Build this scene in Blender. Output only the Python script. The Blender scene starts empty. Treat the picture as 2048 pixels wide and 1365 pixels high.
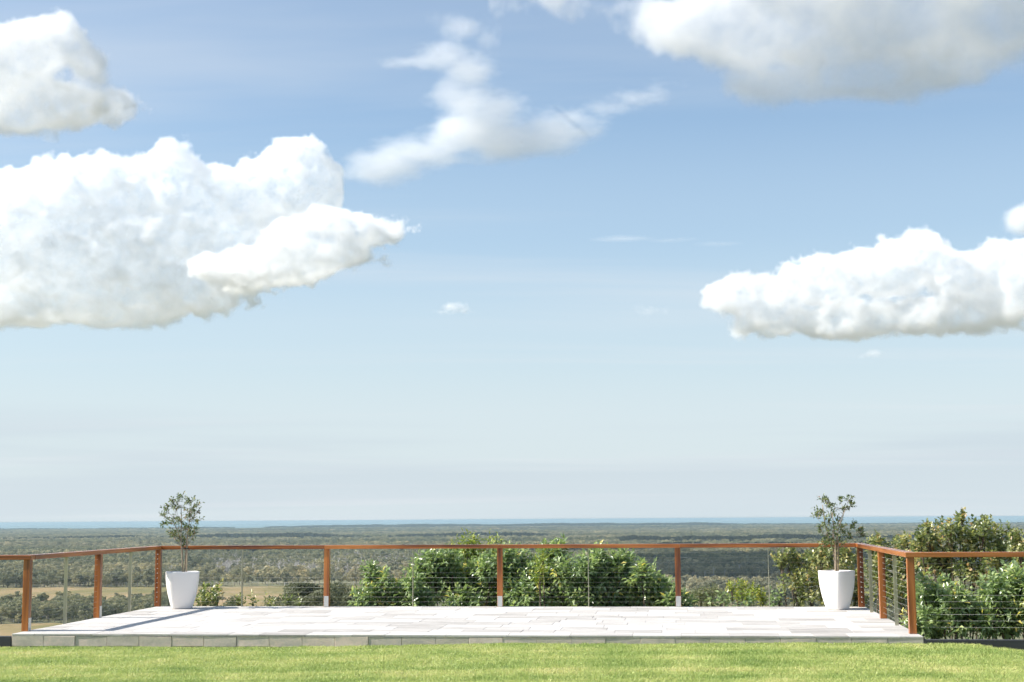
import bpy, bmesh, math, random
import numpy as np
from mathutils import Vector, Matrix, Euler, noise

scene = bpy.context.scene
COL = scene.collection
R = math.radians
rnd = random.Random(7)

# ------------------------------------------------------------------ camera, sky, sun, exposure
PITCH, ROLL, EYE_Z, FOCAL_PX = 0.122145, -0.0063671, 1.40282, 2904.06
cam_data = bpy.data.cameras.new('camera')
cam_data.sensor_width = 36.0
cam_data.lens = FOCAL_PX / 2048 * 36.0
cam_data.clip_start = 0.1
cam_data.clip_end = 400000.0
camera = bpy.data.objects.new('camera', cam_data)
COL.objects.link(camera)
_right = Vector((1, 0, 0)); _fwd = Vector((0, math.cos(PITCH), math.sin(PITCH))); _up = Vector((0, -math.sin(PITCH), math.cos(PITCH)))
CAM_R = _right * math.cos(ROLL) + _up * math.sin(ROLL)
CAM_U = _up * math.cos(ROLL) - _right * math.sin(ROLL)
CAM_F = _fwd
EYE = Vector((0, 0, EYE_Z))
camera.matrix_world = Matrix(((CAM_R.x, CAM_U.x, -CAM_F.x, 0), (CAM_R.y, CAM_U.y, -CAM_F.y, 0), (CAM_R.z, CAM_U.z, -CAM_F.z, EYE_Z), (0, 0, 0, 1)))
scene.camera = camera

SUN_ELEV = R(42.0)
SUN_AZ = R(-92.3)          # clockwise from +Y: the sun stands square to the view on the left, a touch behind the viewer
SUN_DIR = Vector((math.sin(SUN_AZ) * math.cos(SUN_ELEV), math.cos(SUN_AZ) * math.cos(SUN_ELEV), math.sin(SUN_ELEV)))
world = bpy.data.worlds.new('World')
scene.world = world
world.use_nodes = True
wn, wl = world.node_tree.nodes, world.node_tree.links
wn.clear()
w_out = wn.new('ShaderNodeOutputWorld')
w_bg = wn.new('ShaderNodeBackground')
w_bg.inputs['Strength'].default_value = 0.085
sky = wn.new('ShaderNodeTexSky')
sky.sky_type = 'NISHITA'
sky.sun_disc = False
sky.sun_elevation = SUN_ELEV
sky.sun_rotation = SUN_AZ
sky.altitude = 80
sky.air_density = 1.0
sky.dust_density = 1.2
sky.ozone_density = 1.5
# the pale, slightly cool band of thick air that rings the horizon, all round
w_geo = wn.new('ShaderNodeTexCoord')
w_sep = wn.new('ShaderNodeSeparateXYZ')
wl.new(w_geo.outputs['Generated'], w_sep.inputs[0])
w_ramp = wn.new('ShaderNodeValToRGB')
w_ramp.color_ramp.interpolation = 'EASE'
_e = w_ramp.color_ramp.elements
_e[0].position, _e[0].color = 0.0, (0.93, 0.93, 0.93, 1)
_e[1].position, _e[1].color = 0.42, (0.0, 0.0, 0.0, 1)
for _p, _v in ((0.06, 0.85), (0.12, 0.60), (0.20, 0.32), (0.30, 0.12)):
    _k = _e.new(_p); _k.color = (_v, _v, _v, 1)
wl.new(w_sep.outputs[2], w_ramp.inputs['Fac'])
w_mix = wn.new('ShaderNodeMix'); w_mix.data_type = 'RGBA'
wl.new(w_ramp.outputs['Color'], w_mix.inputs['Factor'])
w_tint = wn.new('ShaderNodeMix'); w_tint.data_type = 'RGBA'; w_tint.blend_type = 'MULTIPLY'; w_tint.inputs['Factor'].default_value = 1.0
wl.new(sky.outputs['Color'], w_tint.inputs[6]); w_tint.inputs[7].default_value = (0.87, 1.0, 1.04, 1)
wl.new(w_tint.outputs[2], w_mix.inputs[6])
w_mix.inputs[7].default_value = (4.4, 4.97, 5.3, 1)
# thin high veil: a flat sheet of streaky cirrus seen at its true slant over the whole sky
w_z = wn.new('ShaderNodeMath'); w_z.operation = 'MAXIMUM'; w_z.inputs[1].default_value = 0.0
wl.new(w_sep.outputs[2], w_z.inputs[0])
w_za = wn.new('ShaderNodeMath'); w_za.operation = 'ADD'; w_za.inputs[1].default_value = 0.06
wl.new(w_z.outputs[0], w_za.inputs[0])
w_div = wn.new('ShaderNodeVectorMath'); w_div.operation = 'DIVIDE'
w_cmb = wn.new('ShaderNodeCombineXYZ')
for _i in range(3): wl.new(w_za.outputs[0], w_cmb.inputs[_i])
wl.new(w_geo.outputs['Generated'], w_div.inputs[0]); wl.new(w_cmb.outputs[0], w_div.inputs[1])
w_map = wn.new('ShaderNodeMapping'); w_map.inputs['Scale'].default_value = (0.28, 1.25, 0.0); w_map.inputs['Location'].default_value = (3.4, 1.7, 0.0); w_map.inputs['Rotation'].default_value = (0, 0, 0.09)
wl.new(w_div.outputs[0], w_map.inputs[0])
w_noi = wn.new('ShaderNodeTexNoise'); w_noi.inputs['Scale'].default_value = 0.62; w_noi.inputs['Detail'].default_value = 6.0; w_noi.inputs['Roughness'].default_value = 0.55; w_noi.inputs['Distortion'].default_value = 0.4
wl.new(w_map.outputs[0], w_noi.inputs['Vector'])
w_veil = wn.new('ShaderNodeMapRange'); w_veil.interpolation_type = 'SMOOTHSTEP'
wl.new(w_noi.outputs['Fac'], w_veil.inputs[0])
w_veil.inputs[1].default_value = 0.46; w_veil.inputs[2].default_value = 0.72; w_veil.inputs[3].default_value = 0.0; w_veil.inputs[4].default_value = 0.5
w_mix2 = wn.new('ShaderNodeMix'); w_mix2.data_type = 'RGBA'
wl.new(w_veil.outputs[0], w_mix2.inputs['Factor']); wl.new(w_mix.outputs[2], w_mix2.inputs[6]); w_mix2.inputs[7].default_value = (4.9, 5.15, 5.4, 1)
# long flat layers of stratus lying low all round the horizon
w_map3 = wn.new('ShaderNodeMapping'); w_map3.inputs['Scale'].default_value = (1.3, 1.3, 30.0)
wl.new(w_geo.outputs['Generated'], w_map3.inputs[0])
w_noi3 = wn.new('ShaderNodeTexNoise'); w_noi3.inputs['Scale'].default_value = 1.0; w_noi3.inputs['Detail'].default_value = 4.0; w_noi3.inputs['Roughness'].default_value = 0.5
wl.new(w_map3.outputs[0], w_noi3.inputs['Vector'])
w_lay = wn.new('ShaderNodeMapRange'); w_lay.interpolation_type = 'SMOOTHSTEP'
wl.new(w_noi3.outputs['Fac'], w_lay.inputs[0])
w_lay.inputs[1].default_value = 0.46; w_lay.inputs[2].default_value = 0.62; w_lay.inputs[3].default_value = 0.0; w_lay.inputs[4].default_value = 0.5
w_low = wn.new('ShaderNodeValToRGB')
_e = w_low.color_ramp.elements
_e[0].position, _e[0].color = 0.0, (0.4, 0.4, 0.4, 1)
_e[1].position, _e[1].color = 0.085, (0, 0, 0, 1)
_k = _e.new(0.045); _k.color = (1, 1, 1, 1)
wl.new(w_sep.outputs[2], w_low.inputs['Fac'])
w_lm = wn.new('ShaderNodeMath'); w_lm.operation = 'MULTIPLY'
wl.new(w_lay.outputs[0], w_lm.inputs[0]); wl.new(w_low.outputs['Color'], w_lm.inputs[1])
w_mix3 = wn.new('ShaderNodeMix'); w_mix3.data_type = 'RGBA'
wl.new(w_lm.outputs[0], w_mix3.inputs['Factor']); wl.new(w_mix2.outputs[2], w_mix3.inputs[6]); w_mix3.inputs[7].default_value = (3.5, 4.05, 4.6, 1)
wl.new(w_mix3.outputs[2], w_bg.inputs['Color'])
wl.new(w_bg.outputs['Background'], w_out.inputs['Surface'])

sun_data = bpy.data.lights.new('sun', 'SUN')
sun_data.energy = 4.3
sun_data.angle = R(0.53)
sun_data.color = (1.0, 0.955, 0.89)
sun = bpy.data.objects.new('sun', sun_data)
COL.objects.link(sun)
sun.rotation_euler = SUN_DIR.to_track_quat('Z', 'Y').to_euler()
sun.location = (-30, 10, 40)

scene.view_settings.view_transform = 'Standard'
scene.view_settings.look = 'None'
scene.view_settings.exposure = 0.95
scene.view_settings.gamma = 1.0
scene.view_settings.use_curve_mapping = False
scene.render.engine = 'CYCLES'
cy = scene.cycles
cy.use_denoising = True
cy.use_adaptive_sampling = True
cy.adaptive_threshold = 0.06
cy.max_bounces = 20
cy.diffuse_bounces = 3
cy.glossy_bounces = 2
cy.transmission_bounces = 4
cy.transparent_max_bounces = 8
cy.volume_bounces = 16
cy.volume_step_rate = 1.5
cy.volume_max_steps = 512
cy.sample_clamp_indirect = 6.0

def at(px, py, dist):
    """A point DIST metres from the eye, seen through pixel (px, py) of the 2048 x 1365 photograph."""
    d = (CAM_F + CAM_R * ((px - 1024) / FOCAL_PX) + CAM_U * ((682.5 - py) / FOCAL_PX)).normalized()
    return EYE + d * dist
def on_level(px, py, z):
    d = CAM_F + CAM_R * ((px - 1024) / FOCAL_PX) + CAM_U * ((682.5 - py) / FOCAL_PX)
    return EYE + d * ((z - EYE_Z) / d.z)
def tag(o, label=None, cat=None, group=None, kind=None):
    if label: o['label'] = label
    if cat: o['category'] = cat
    if group: o['group'] = group
    if kind: o['kind'] = kind
    return o
# ------------------------------------------------------------------ materials
def new_mat(name):
    m = bpy.data.materials.new(name)
    m.use_nodes = True
    n = m.node_tree.nodes
    return m, n, m.node_tree.links, n['Principled BSDF']
def node(n, kind, **kw):
    k = n.new(kind)
    for a, b in kw.items(): setattr(k, a, b)
    return k
def ramp(n, stops, interp='LINEAR'):
    r = n.new('ShaderNodeValToRGB')
    r.color_ramp.interpolation = interp
    e = r.color_ramp.elements
    while len(e) < len(stops): e.new(0.5)
    for k, (p, c) in zip(e, stops):
        k.position = p; k.color = (*c, 1)
    return r
def noise_tex(n, l, vec, scale, detail=4, rough=0.55, stretch=None):
    if stretch:
        mp = n.new('ShaderNodeMapping'); mp.inputs['Scale'].default_value = stretch
        l.new(vec, mp.inputs[0]); vec = mp.outputs[0]
    t = n.new('ShaderNodeTexNoise')
    t.inputs['Scale'].default_value = scale; t.inputs['Detail'].default_value = detail; t.inputs['Roughness'].default_value = rough
    l.new(vec, t.inputs['Vector'])
    return t.outputs['Fac']
def bump(n, l, h, strength, dist, bsdf):
    b = n.new('ShaderNodeBump'); b.inputs['Strength'].default_value = strength; b.inputs['Distance'].default_value = dist
    l.new(h, b.inputs['Height']); l.new(b.outputs[0], bsdf.inputs['Normal'])
def mixc(n, l, fac, a, b, blend='MIX'):
    k = n.new('ShaderNodeMix'); k.data_type = 'RGBA'; k.blend_type = blend
    for s, v in ((0, fac), (6, a), (7, b)):
        if isinstance(v, (int, float)): k.inputs[s].default_value = v
        elif isinstance(v, tuple): k.inputs[s].default_value = (*v, 1)
        else: l.new(v, k.inputs[s])
    return k.outputs[2]

def stone_mat(name, cols, rough=0.75, scale=3.0, streak=(1, 1, 1), vary=0.5, bump_d=0.003):
    m, n, l, p = new_mat(name)
    tc = n.new('ShaderNodeTexCoord'); oi = n.new('ShaderNodeObjectInfo')
    ad = node(n, 'ShaderNodeVectorMath', operation='ADD')
    sc = node(n, 'ShaderNodeVectorMath', operation='SCALE'); sc.inputs[0].default_value = (37.0, 91.0, 53.0)
    l.new(oi.outputs['Random'], sc.inputs['Scale']); l.new(tc.outputs['Object'], ad.inputs[0]); l.new(sc.outputs[0], ad.inputs[1])
    a = noise_tex(n, l, ad.outputs[0], scale, 6, 0.62, streak)
    b = noise_tex(n, l, ad.outputs[0], scale * 9, 4, 0.6)
    r = ramp(n, cols)
    mx = node(n, 'ShaderNodeMath', operation='MULTIPLY_ADD'); l.new(oi.outputs['Random'], mx.inputs[0]); mx.inputs[1].default_value = vary; mx.inputs[2].default_value = -vary * 0.5
    s1 = node(n, 'ShaderNodeMath', operation='ADD'); l.new(a, s1.inputs[0]); l.new(mx.outputs[0], s1.inputs[1])
    l.new(s1.outputs[0], r.inputs[0])
    c = mixc(n, l, 0.25, r.outputs[0], ramp_out(n, l, b, [(0.3, (0.55, 0.55, 0.55)), (0.7, (1, 1, 1))]), 'MULTIPLY')
    l.new(c, p.inputs['Base Color']); p.inputs['Roughness'].default_value = rough
    bump(n, l, b, 0.5, bump_d, p)
    return m
def ramp_out(n, l, fac, stops):
    r = ramp(n, stops); l.new(fac, r.inputs[0]); return r.outputs[0]

MAT = {}
MAT['paver'] = stone_mat('pale_limestone_paver', [(0.18, (0.33, 0.305, 0.275)), (0.34, (0.45, 0.42, 0.385)), (0.5, (0.545, 0.515, 0.475)), (0.75, (0.61, 0.58, 0.54))], 0.75, 2.2, (0.7, 3.0, 1), 0.42)
MAT['riser'] = stone_mat('grey_riser_stone', [(0.2, (0.424, 0.380, 0.321)), (0.45, (0.613, 0.536, 0.450)), (0.62, (0.756, 0.613, 0.515)), (0.8, (0.779, 0.679, 0.579))], 0.8, 4.0, (1, 1, 1.6), 0.22, 0.006)
MAT['concrete'] = stone_mat('rough_grey_concrete', [(0.2, (0.16, 0.16, 0.14)), (0.7, (0.36, 0.35, 0.32))], 0.9, 5.0, (1, 1, 1), 0.1, 0.01)
MAT['beam'] = stone_mat('charcoal_stained_beam', [(0.2, (0.02, 0.021, 0.024)), (0.6, (0.045, 0.046, 0.05)), (0.85, (0.085, 0.085, 0.088))], 0.65, 1.6, (0.5, 6, 6), 0.2)

def wood_mat(name, dark, mid, light, axis):
    m, n, l, p = new_mat(name)
    tc = n.new('ShaderNodeTexCoord'); oi = n.new('ShaderNodeObjectInfo')
    st = [14.0, 14.0, 14.0]; st[axis] = 0.55
    ad = node(n, 'ShaderNodeVectorMath', operation='ADD'); sc = node(n, 'ShaderNodeVectorMath', operation='SCALE'); sc.inputs[0].default_value = (5.0, 3.0, 7.0)
    l.new(oi.outputs['Random'], sc.inputs['Scale']); l.new(tc.outputs['Object'], ad.inputs[0]); l.new(sc.outputs[0], ad.inputs[1])
    g = noise_tex(n, l, ad.outputs[0], 1.6, 7, 0.62, tuple(st))
    big = noise_tex(n, l, ad.outputs[0], 0.9, 3, 0.6, tuple(max(v * 0.25, 0.5) for v in st))
    mixv = node(n, 'ShaderNodeMath', operation='MULTIPLY_ADD'); l.new(big, mixv.inputs[0]); mixv.inputs[1].default_value = 1.3; l.new(g, mixv.inputs[2])
    s = node(n, 'ShaderNodeMath', operation='SUBTRACT'); l.new(mixv.outputs[0], s.inputs[0]); s.inputs[1].default_value = 0.65
    r = ramp(n, [(0.22, dark), (0.5, mid), (0.8, light)]); l.new(s.outputs[0], r.inputs[0])
    l.new(r.outputs[0], p.inputs['Base Color'])
    p.inputs['Roughness'].default_value = 0.33
    p.inputs['Coat Weight'].default_value = 0.35; p.inputs['Coat Roughness'].default_value = 0.22
    bump(n, l, g, 0.25, 0.002, p)
    return m
MAT['wood_x'] = wood_mat('oiled_hardwood_along', (0.10, 0.022, 0.006), (0.33, 0.102, 0.020), (0.52, 0.19, 0.045), 0)
MAT['wood_z'] = wood_mat('oiled_hardwood_upright', (0.10, 0.022, 0.006), (0.33, 0.102, 0.020), (0.52, 0.19, 0.045), 2)

def metal_mat(name, col, rough):
    m, n, l, p = new_mat(name)
    tc = n.new('ShaderNodeTexCoord')
    a = noise_tex(n, l, tc.outputs['Object'], 30.0, 3, 0.6, (1, 1, 0.1))
    l.new(ramp_out(n, l, a, [(0.3, tuple(0.75 * v for v in col)), (0.7, col)]), p.inputs['Base Color'])
    p.inputs['Metallic'].default_value = 1.0; p.inputs['Roughness'].default_value = rough
    return m
MAT['steel'] = metal_mat('brushed_stainless_steel', (0.72, 0.71, 0.68), 0.5)
MAT['grout'] = stone_mat('pale_grout', [(0.2, (0.340, 0.332, 0.315)), (0.7, (0.442, 0.433, 0.416))], 0.9, 8.0)
MAT['wire'] = stone_mat('dull_wire_rope', [(0.2, (0.40, 0.39, 0.36)), (0.8, (0.52, 0.51, 0.48))], 0.55, 30.0)
MAT['bar'] = metal_mat('brushed_flat_bar', (0.55, 0.52, 0.40), 0.34)

def pot_mat():
    m, n, l, p = new_mat('white_glazed_pot')
    tc = n.new('ShaderNodeTexCoord')
    a = noise_tex(n, l, tc.outputs['Object'], 6.0, 6, 0.65)
    b = noise_tex(n, l, tc.outputs['Object'], 2.2, 3, 0.6, (1, 1, 0.35))
    c = mixc(n, l, 0.6, ramp_out(n, l, a, [(0.25, (0.742, 0.686, 0.631)), (0.42, (0.869, 0.818, 0.779))]), ramp_out(n, l, b, [(0.3, (0.827, 0.767, 0.720)), (0.55, (0.890, 0.849, 0.809))]))
    l.new(c, p.inputs['Base Color']); p.inputs['Roughness'].default_value = 0.5
    bump(n, l, a, 0.15, 0.003, p)
    return m
MAT['pot'] = pot_mat()
MAT['soil'] = stone_mat('dark_potting_soil', [(0.3, (0.03, 0.02, 0.014)), (0.7, (0.10, 0.07, 0.045))], 0.95, 30.0)
MAT['bark'] = stone_mat('pale_young_bark', [(0.25, (0.20, 0.15, 0.10)), (0.6, (0.42, 0.34, 0.25)), (0.8, (0.52, 0.44, 0.34))], 0.85, 16.0, (1, 1, 0.3), 0.2)
MAT['stake'] = stone_mat('weathered_timber_stake', [(0.25, (0.26, 0.19, 0.12)), (0.7, (0.48, 0.38, 0.26))], 0.8, 20.0, (1, 1, 0.1), 0.2)
MAT['rubber'] = stone_mat('black_rubber_tie', [(0.3, (0.012, 0.012, 0.012)), (0.7, (0.03, 0.03, 0.03))], 0.6, 20.0)
MAT['twig'] = stone_mat('brown_twig', [(0.25, (0.07, 0.05, 0.03)), (0.7, (0.20, 0.15, 0.10))], 0.85, 20.0, (1, 1, 0.3), 0.2)
MAT['trunk'] = stone_mat('pale_gum_bark', [(0.25, (0.17, 0.14, 0.11)), (0.5, (0.36, 0.32, 0.27)), (0.75, (0.55, 0.51, 0.45))], 0.85, 0.5, (1, 1, 0.3), 0.5, 0.02)
MAT['dead'] = stone_mat('bleached_dead_wood', [(0.25, (0.30, 0.26, 0.23)), (0.7, (0.58, 0.54, 0.50))], 0.85, 0.6, (1, 1, 0.3), 0.5, 0.02)
MAT['paint'] = stone_mat('white_boat_paint', [(0.2, (0.76, 0.76, 0.76)), (0.8, (0.82, 0.82, 0.82))], 0.4, 1.0)
MAT['boat_glass'] = metal_mat('dark_boat_window', (0.05, 0.06, 0.07), 0.2)

def leaf_mat(name, stops, rough=0.34, spec=0.5, trans=0.25):
    """Leaves coloured by a per-leaf tone, from old dark leaf to young yellow one."""
    m, n, l, p = new_mat(name)
    at_ = n.new('ShaderNodeAttribute'); at_.attribute_name = 'tone'
    c = ramp_out(n, l, at_.outputs['Fac'], stops)
    l.new(c, p.inputs['Base Color'])
    p.inputs['Roughness'].default_value = rough; p.inputs['Specular IOR Level'].default_value = spec
    tr = n.new('ShaderNodeBsdfTranslucent')
    l.new(mixc(n, l, 1.0, c, (0.95, 1.0, 0.66), 'MULTIPLY'), tr.inputs['Color'])
    ms = n.new('ShaderNodeMixShader'); ms.inputs[0].default_value = trans
    l.new(p.outputs[0], ms.inputs[1]); l.new(tr.outputs[0], ms.inputs[2])
    l.new(ms.outputs[0], n['Material Output'].inputs['Surface'])
    return m
MAT['leaf_gloss'] = leaf_mat('glossy_dark_leaf', [(0.0, (0.121, 0.188, 0.081)), (0.5, (0.281, 0.381, 0.161)), (0.85, (0.484, 0.581, 0.248)), (0.99, (0.637, 0.665, 0.273)), (1.0, (0.841, 0.702, 0.186))], 0.33, 1.0, 0.42)
MAT['leaf_round'] = leaf_mat('round_olive_leaf', [(0.0, (0.090, 0.130, 0.050)), (0.45, (0.220, 0.265, 0.105)), (0.75, (0.400, 0.410, 0.165)), (0.97, (0.560, 0.510, 0.230)), (1.0, (0.62, 0.42, 0.20))], 0.36, 0.9, 0.46)
MAT['leaf_lime'] = leaf_mat('lime_young_leaf', [(0.0, (0.093, 0.155, 0.023)), (0.5, (0.265, 0.342, 0.047)), (0.9, (0.497, 0.513, 0.078)), (1.0, (0.699, 0.621, 0.093))], 0.42, 0.45, 0.35)
MAT['leaf_pale'] = leaf_mat('pale_grey_green_leaf', [(0.0, (0.098, 0.126, 0.049)), (0.5, (0.196, 0.224, 0.098)), (1.0, (0.336, 0.350, 0.154))], 0.5, 0.4, 0.3)
MAT['leaf_olive'] = leaf_mat('small_olive_green_leaf', [(0.0, (0.066, 0.104, 0.034)), (0.5, (0.142, 0.198, 0.066)), (0.85, (0.284, 0.321, 0.113)), (0.97, (0.529, 0.302, 0.151)), (1.0, (0.567, 0.208, 0.132))], 0.38, 0.5)

def ground_mat(name, stops, scale, rough=0.95, stretch=(1, 1, 1), detail=6):
    m, n, l, p = new_mat(name)
    g = n.new('ShaderNodeNewGeometry')
    a = noise_tex(n, l, g.outputs['Position'], scale, detail, 0.62, stretch)
    l.new(ramp_out(n, l, a, stops), p.inputs['Base Color'])
    p.inputs['Roughness'].default_value = rough; p.inputs['Specular IOR Level'].default_value = 0.2
    return m
def far_leaf_mat():
    """Eucalypt and paperbark crowns: the colour follows the kind of bush that grows at that spot and the single tree."""
    m, n, l, p = new_mat('eucalypt_crown')
    g = n.new('ShaderNodeNewGeometry'); oi = n.new('ShaderNodeObjectInfo')
    big = noise_tex(n, l, g.outputs['Position'], 0.00085, 4, 0.55, (0.45, 1.0, 0.0))
    mid = noise_tex(n, l, g.outputs['Position'], 0.005, 3, 0.6, (1, 1, 0))
    a = ramp_out(n, l, big, [(0.30, (0.152, 0.173, 0.098)), (0.46, (0.250, 0.249, 0.150)), (0.60, (0.372, 0.335, 0.225)), (0.75, (0.290, 0.277, 0.179))])
    b = ramp_out(n, l, mid, [(0.34, (0.50, 0.56, 0.52)), (0.5, (0.95, 0.95, 0.9)), (0.68, (1.5, 1.42, 1.3))])
    c = mixc(n, l, 0.8, a, b, 'MULTIPLY')
    d = ramp_out(n, l, oi.outputs['Random'], [(0.0, (0.60, 0.66, 0.62)), (0.35, (0.85, 0.9, 0.85)), (0.7, (1.1, 1.08, 1.0)), (0.9, (1.3, 1.25, 1.1)), (1.0, (1.55, 1.45, 1.35))])
    c = mixc(n, l, 0.9, c, d, 'MULTIPLY')
    l.new(c, p.inputs['Base Color']); p.inputs['Roughness'].default_value = 0.6; p.inputs['Specular IOR Level'].default_value = 0.3
    tr = n.new('ShaderNodeBsdfTranslucent'); l.new(c, tr.inputs['Color'])
    ms = n.new('ShaderNodeMixShader'); ms.inputs[0].default_value = 0.42
    l.new(p.outputs[0], ms.inputs[1]); l.new(tr.outputs[0], ms.inputs[2])
    l.new(ms.outputs[0], n['Material Output'].inputs['Surface'])
    return m
MAT['far_leaf'] = far_leaf_mat()
MAT['dark_wood'] = ground_mat('cloud_shade_leaf_colour', [(0.3, (0.022, 0.032, 0.022)), (0.7, (0.037, 0.048, 0.031))], 0.01)  # near-black leaf colour that imitates cloud shadow lying on the trees

def grass_mat():
    m, n, l, p = new_mat('mown_grass_blade')
    g = n.new('ShaderNodeNewGeometry'); a_ = n.new('ShaderNodeAttribute'); a_.attribute_name = 'tone'
    band = noise_tex(n, l, g.outputs['Position'], 1.0, 3, 0.6, (0.10, 1.6, 0.0))
    pat = noise_tex(n, l, g.outputs['Position'], 1.0, 4, 0.6, (1.3, 0.9, 0.0))
    s = node(n, 'ShaderNodeMath', operation='ADD'); l.new(band, s.inputs[0]); l.new(pat, s.inputs[1])
    s2 = node(n, 'ShaderNodeMath', operation='MULTIPLY_ADD'); l.new(a_.outputs['Fac'], s2.inputs[0]); s2.inputs[1].default_value = 0.55; l.new(s.outputs[0], s2.inputs[2])
    s3 = node(n, 'ShaderNodeMath', operation='SUBTRACT'); l.new(s2.outputs[0], s3.inputs[0]); s3.inputs[1].default_value = 0.78
    c = ramp_out(n, l, s3.outputs[0], [(0.12, (0.210, 0.318, 0.073)), (0.42, (0.419, 0.511, 0.147)), (0.66, (0.589, 0.623, 0.220)), (0.9, (0.841, 0.745, 0.361))])
    l.new(c, p.inputs['Base Color']); p.inputs['Roughness'].default_value = 0.45; p.inputs['Specular IOR Level'].default_value = 0.35
    tr = n.new('ShaderNodeBsdfTranslucent'); l.new(c, tr.inputs['Color'])
    ms = n.new('ShaderNodeMixShader'); ms.inputs[0].default_value = 0.35
    l.new(p.outputs[0], ms.inputs[1]); l.new(tr.outputs[0], ms.inputs[2])
    l.new(ms.outputs[0], n['Material Output'].inputs['Surface'])
    return m
MAT['grass'] = grass_mat()

MAT['lawn_soil'] = ground_mat('lawn_thatch', [(0.3, (0.07, 0.10, 0.02)), (0.7, (0.16, 0.19, 0.05))], 6.0)
MAT['plain'] = ground_mat('bush_floor', [(0.3, (0.09, 0.10, 0.05)), (0.5, (0.15, 0.15, 0.08)), (0.7, (0.26, 0.23, 0.14))], 0.006)
MAT['paddock'] = ground_mat('dry_paddock_grass', [(0.25, (0.109, 0.117, 0.036)), (0.42, (0.182, 0.155, 0.059)), (0.58, (0.284, 0.203, 0.101)), (0.8, (0.325, 0.222, 0.131))], 0.012, 0.95, (1, 0.45, 1))
def sea_mat():
    m, n, l, p = new_mat('sea_water')
    g = n.new('ShaderNodeNewGeometry')
    a = noise_tex(n, l, g.outputs['Position'], 0.0004, 5, 0.6, (0.5, 2.0, 1))
    l.new(ramp_out(n, l, a, [(0.3, (0.13, 0.22, 0.25)), (0.6, (0.17, 0.27, 0.29)), (0.8, (0.22, 0.32, 0.33))]), p.inputs['Base Color'])
    p.inputs['Roughness'].default_value = 0.55; p.inputs['IOR'].default_value = 1.33; p.inputs['Specular IOR Level'].default_value = 0.25
    return m
MAT['sea'] = sea_mat()
# ------------------------------------------------------------------ mesh helpers
def mesh_obj(name, verts, faces, mat=None, parent=None, smooth=False):
    me = bpy.data.meshes.new(name)
    me.from_pydata([tuple(v) for v in verts], [], faces)
    if mat: me.materials.append(MAT[mat])
    if smooth: me.polygons.foreach_set('use_smooth', [True] * len(me.polygons))
    me.update()
    o = bpy.data.objects.new(name, me)
    COL.objects.link(o)
    if parent: o.parent = parent
    return o
def link(name, me, parent=None):
    o = bpy.data.objects.new(name, me); COL.objects.link(o)
    if parent: o.parent = parent
    return o
def empty(name, loc=(0, 0, 0), rz=0.0):
    o = bpy.data.objects.new(name, None); COL.objects.link(o)
    o.location = loc; o.rotation_euler = (0, 0, rz); o.empty_display_size = 0.2
    return o
def box_mesh(name, size, mat, bevel=0.0, centre=(0, 0, 0), seg=1):
    bm = bmesh.new()
    bmesh.ops.create_cube(bm, size=1.0, matrix=Matrix.Translation(centre) @ Matrix.Diagonal((*size, 1)))
    if bevel: bmesh.ops.bevel(bm, geom=bm.edges[:], offset=bevel, segments=seg, profile=0.6, affect='EDGES')
    me = bpy.data.meshes.new(name); bm.to_mesh(me); bm.free()
    me.materials.append(MAT[mat])
    return me
def tube(pts, radii, sides=6):
    """verts, faces of a tapered tube through PTS."""
    V, F = [], []
    for i, p in enumerate(pts):
        p = Vector(p)
        d = (Vector(pts[min(i + 1, len(pts) - 1)]) - Vector(pts[max(i - 1, 0)])).normalized()
        s = d.orthogonal().normalized(); t = d.cross(s)
        for k in range(sides):
            a = 2 * math.pi * k / sides
            V.append(p + (s * math.cos(a) + t * math.sin(a)) * radii[i])
    for i in range(len(pts) - 1):
        for k in range(sides):
            a, b = i * sides + k, i * sides + (k + 1) % sides
            F.append((a, b, b + sides, a + sides))
    F.append(tuple(range(sides - 1, -1, -1))); F.append(tuple(range((len(pts) - 1) * sides, len(pts) * sides)))
    return V, F
class Soup:
    def __init__(self): self.v, self.f = [], []
    def add(self, V, F):
        o = len(self.v); self.v += [tuple(p) for p in V]; self.f += [tuple(i + o for i in q) for q in F]
    def tube(self, pts, radii, sides=6): self.add(*tube(pts, radii, sides))
    def mesh(self, name, mat, smooth=True):
        me = bpy.data.meshes.new(name); me.from_pydata(self.v, [], self.f); me.materials.append(MAT[mat])
        if smooth: me.polygons.foreach_set('use_smooth', [True] * len(me.polygons))
        return me

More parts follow.
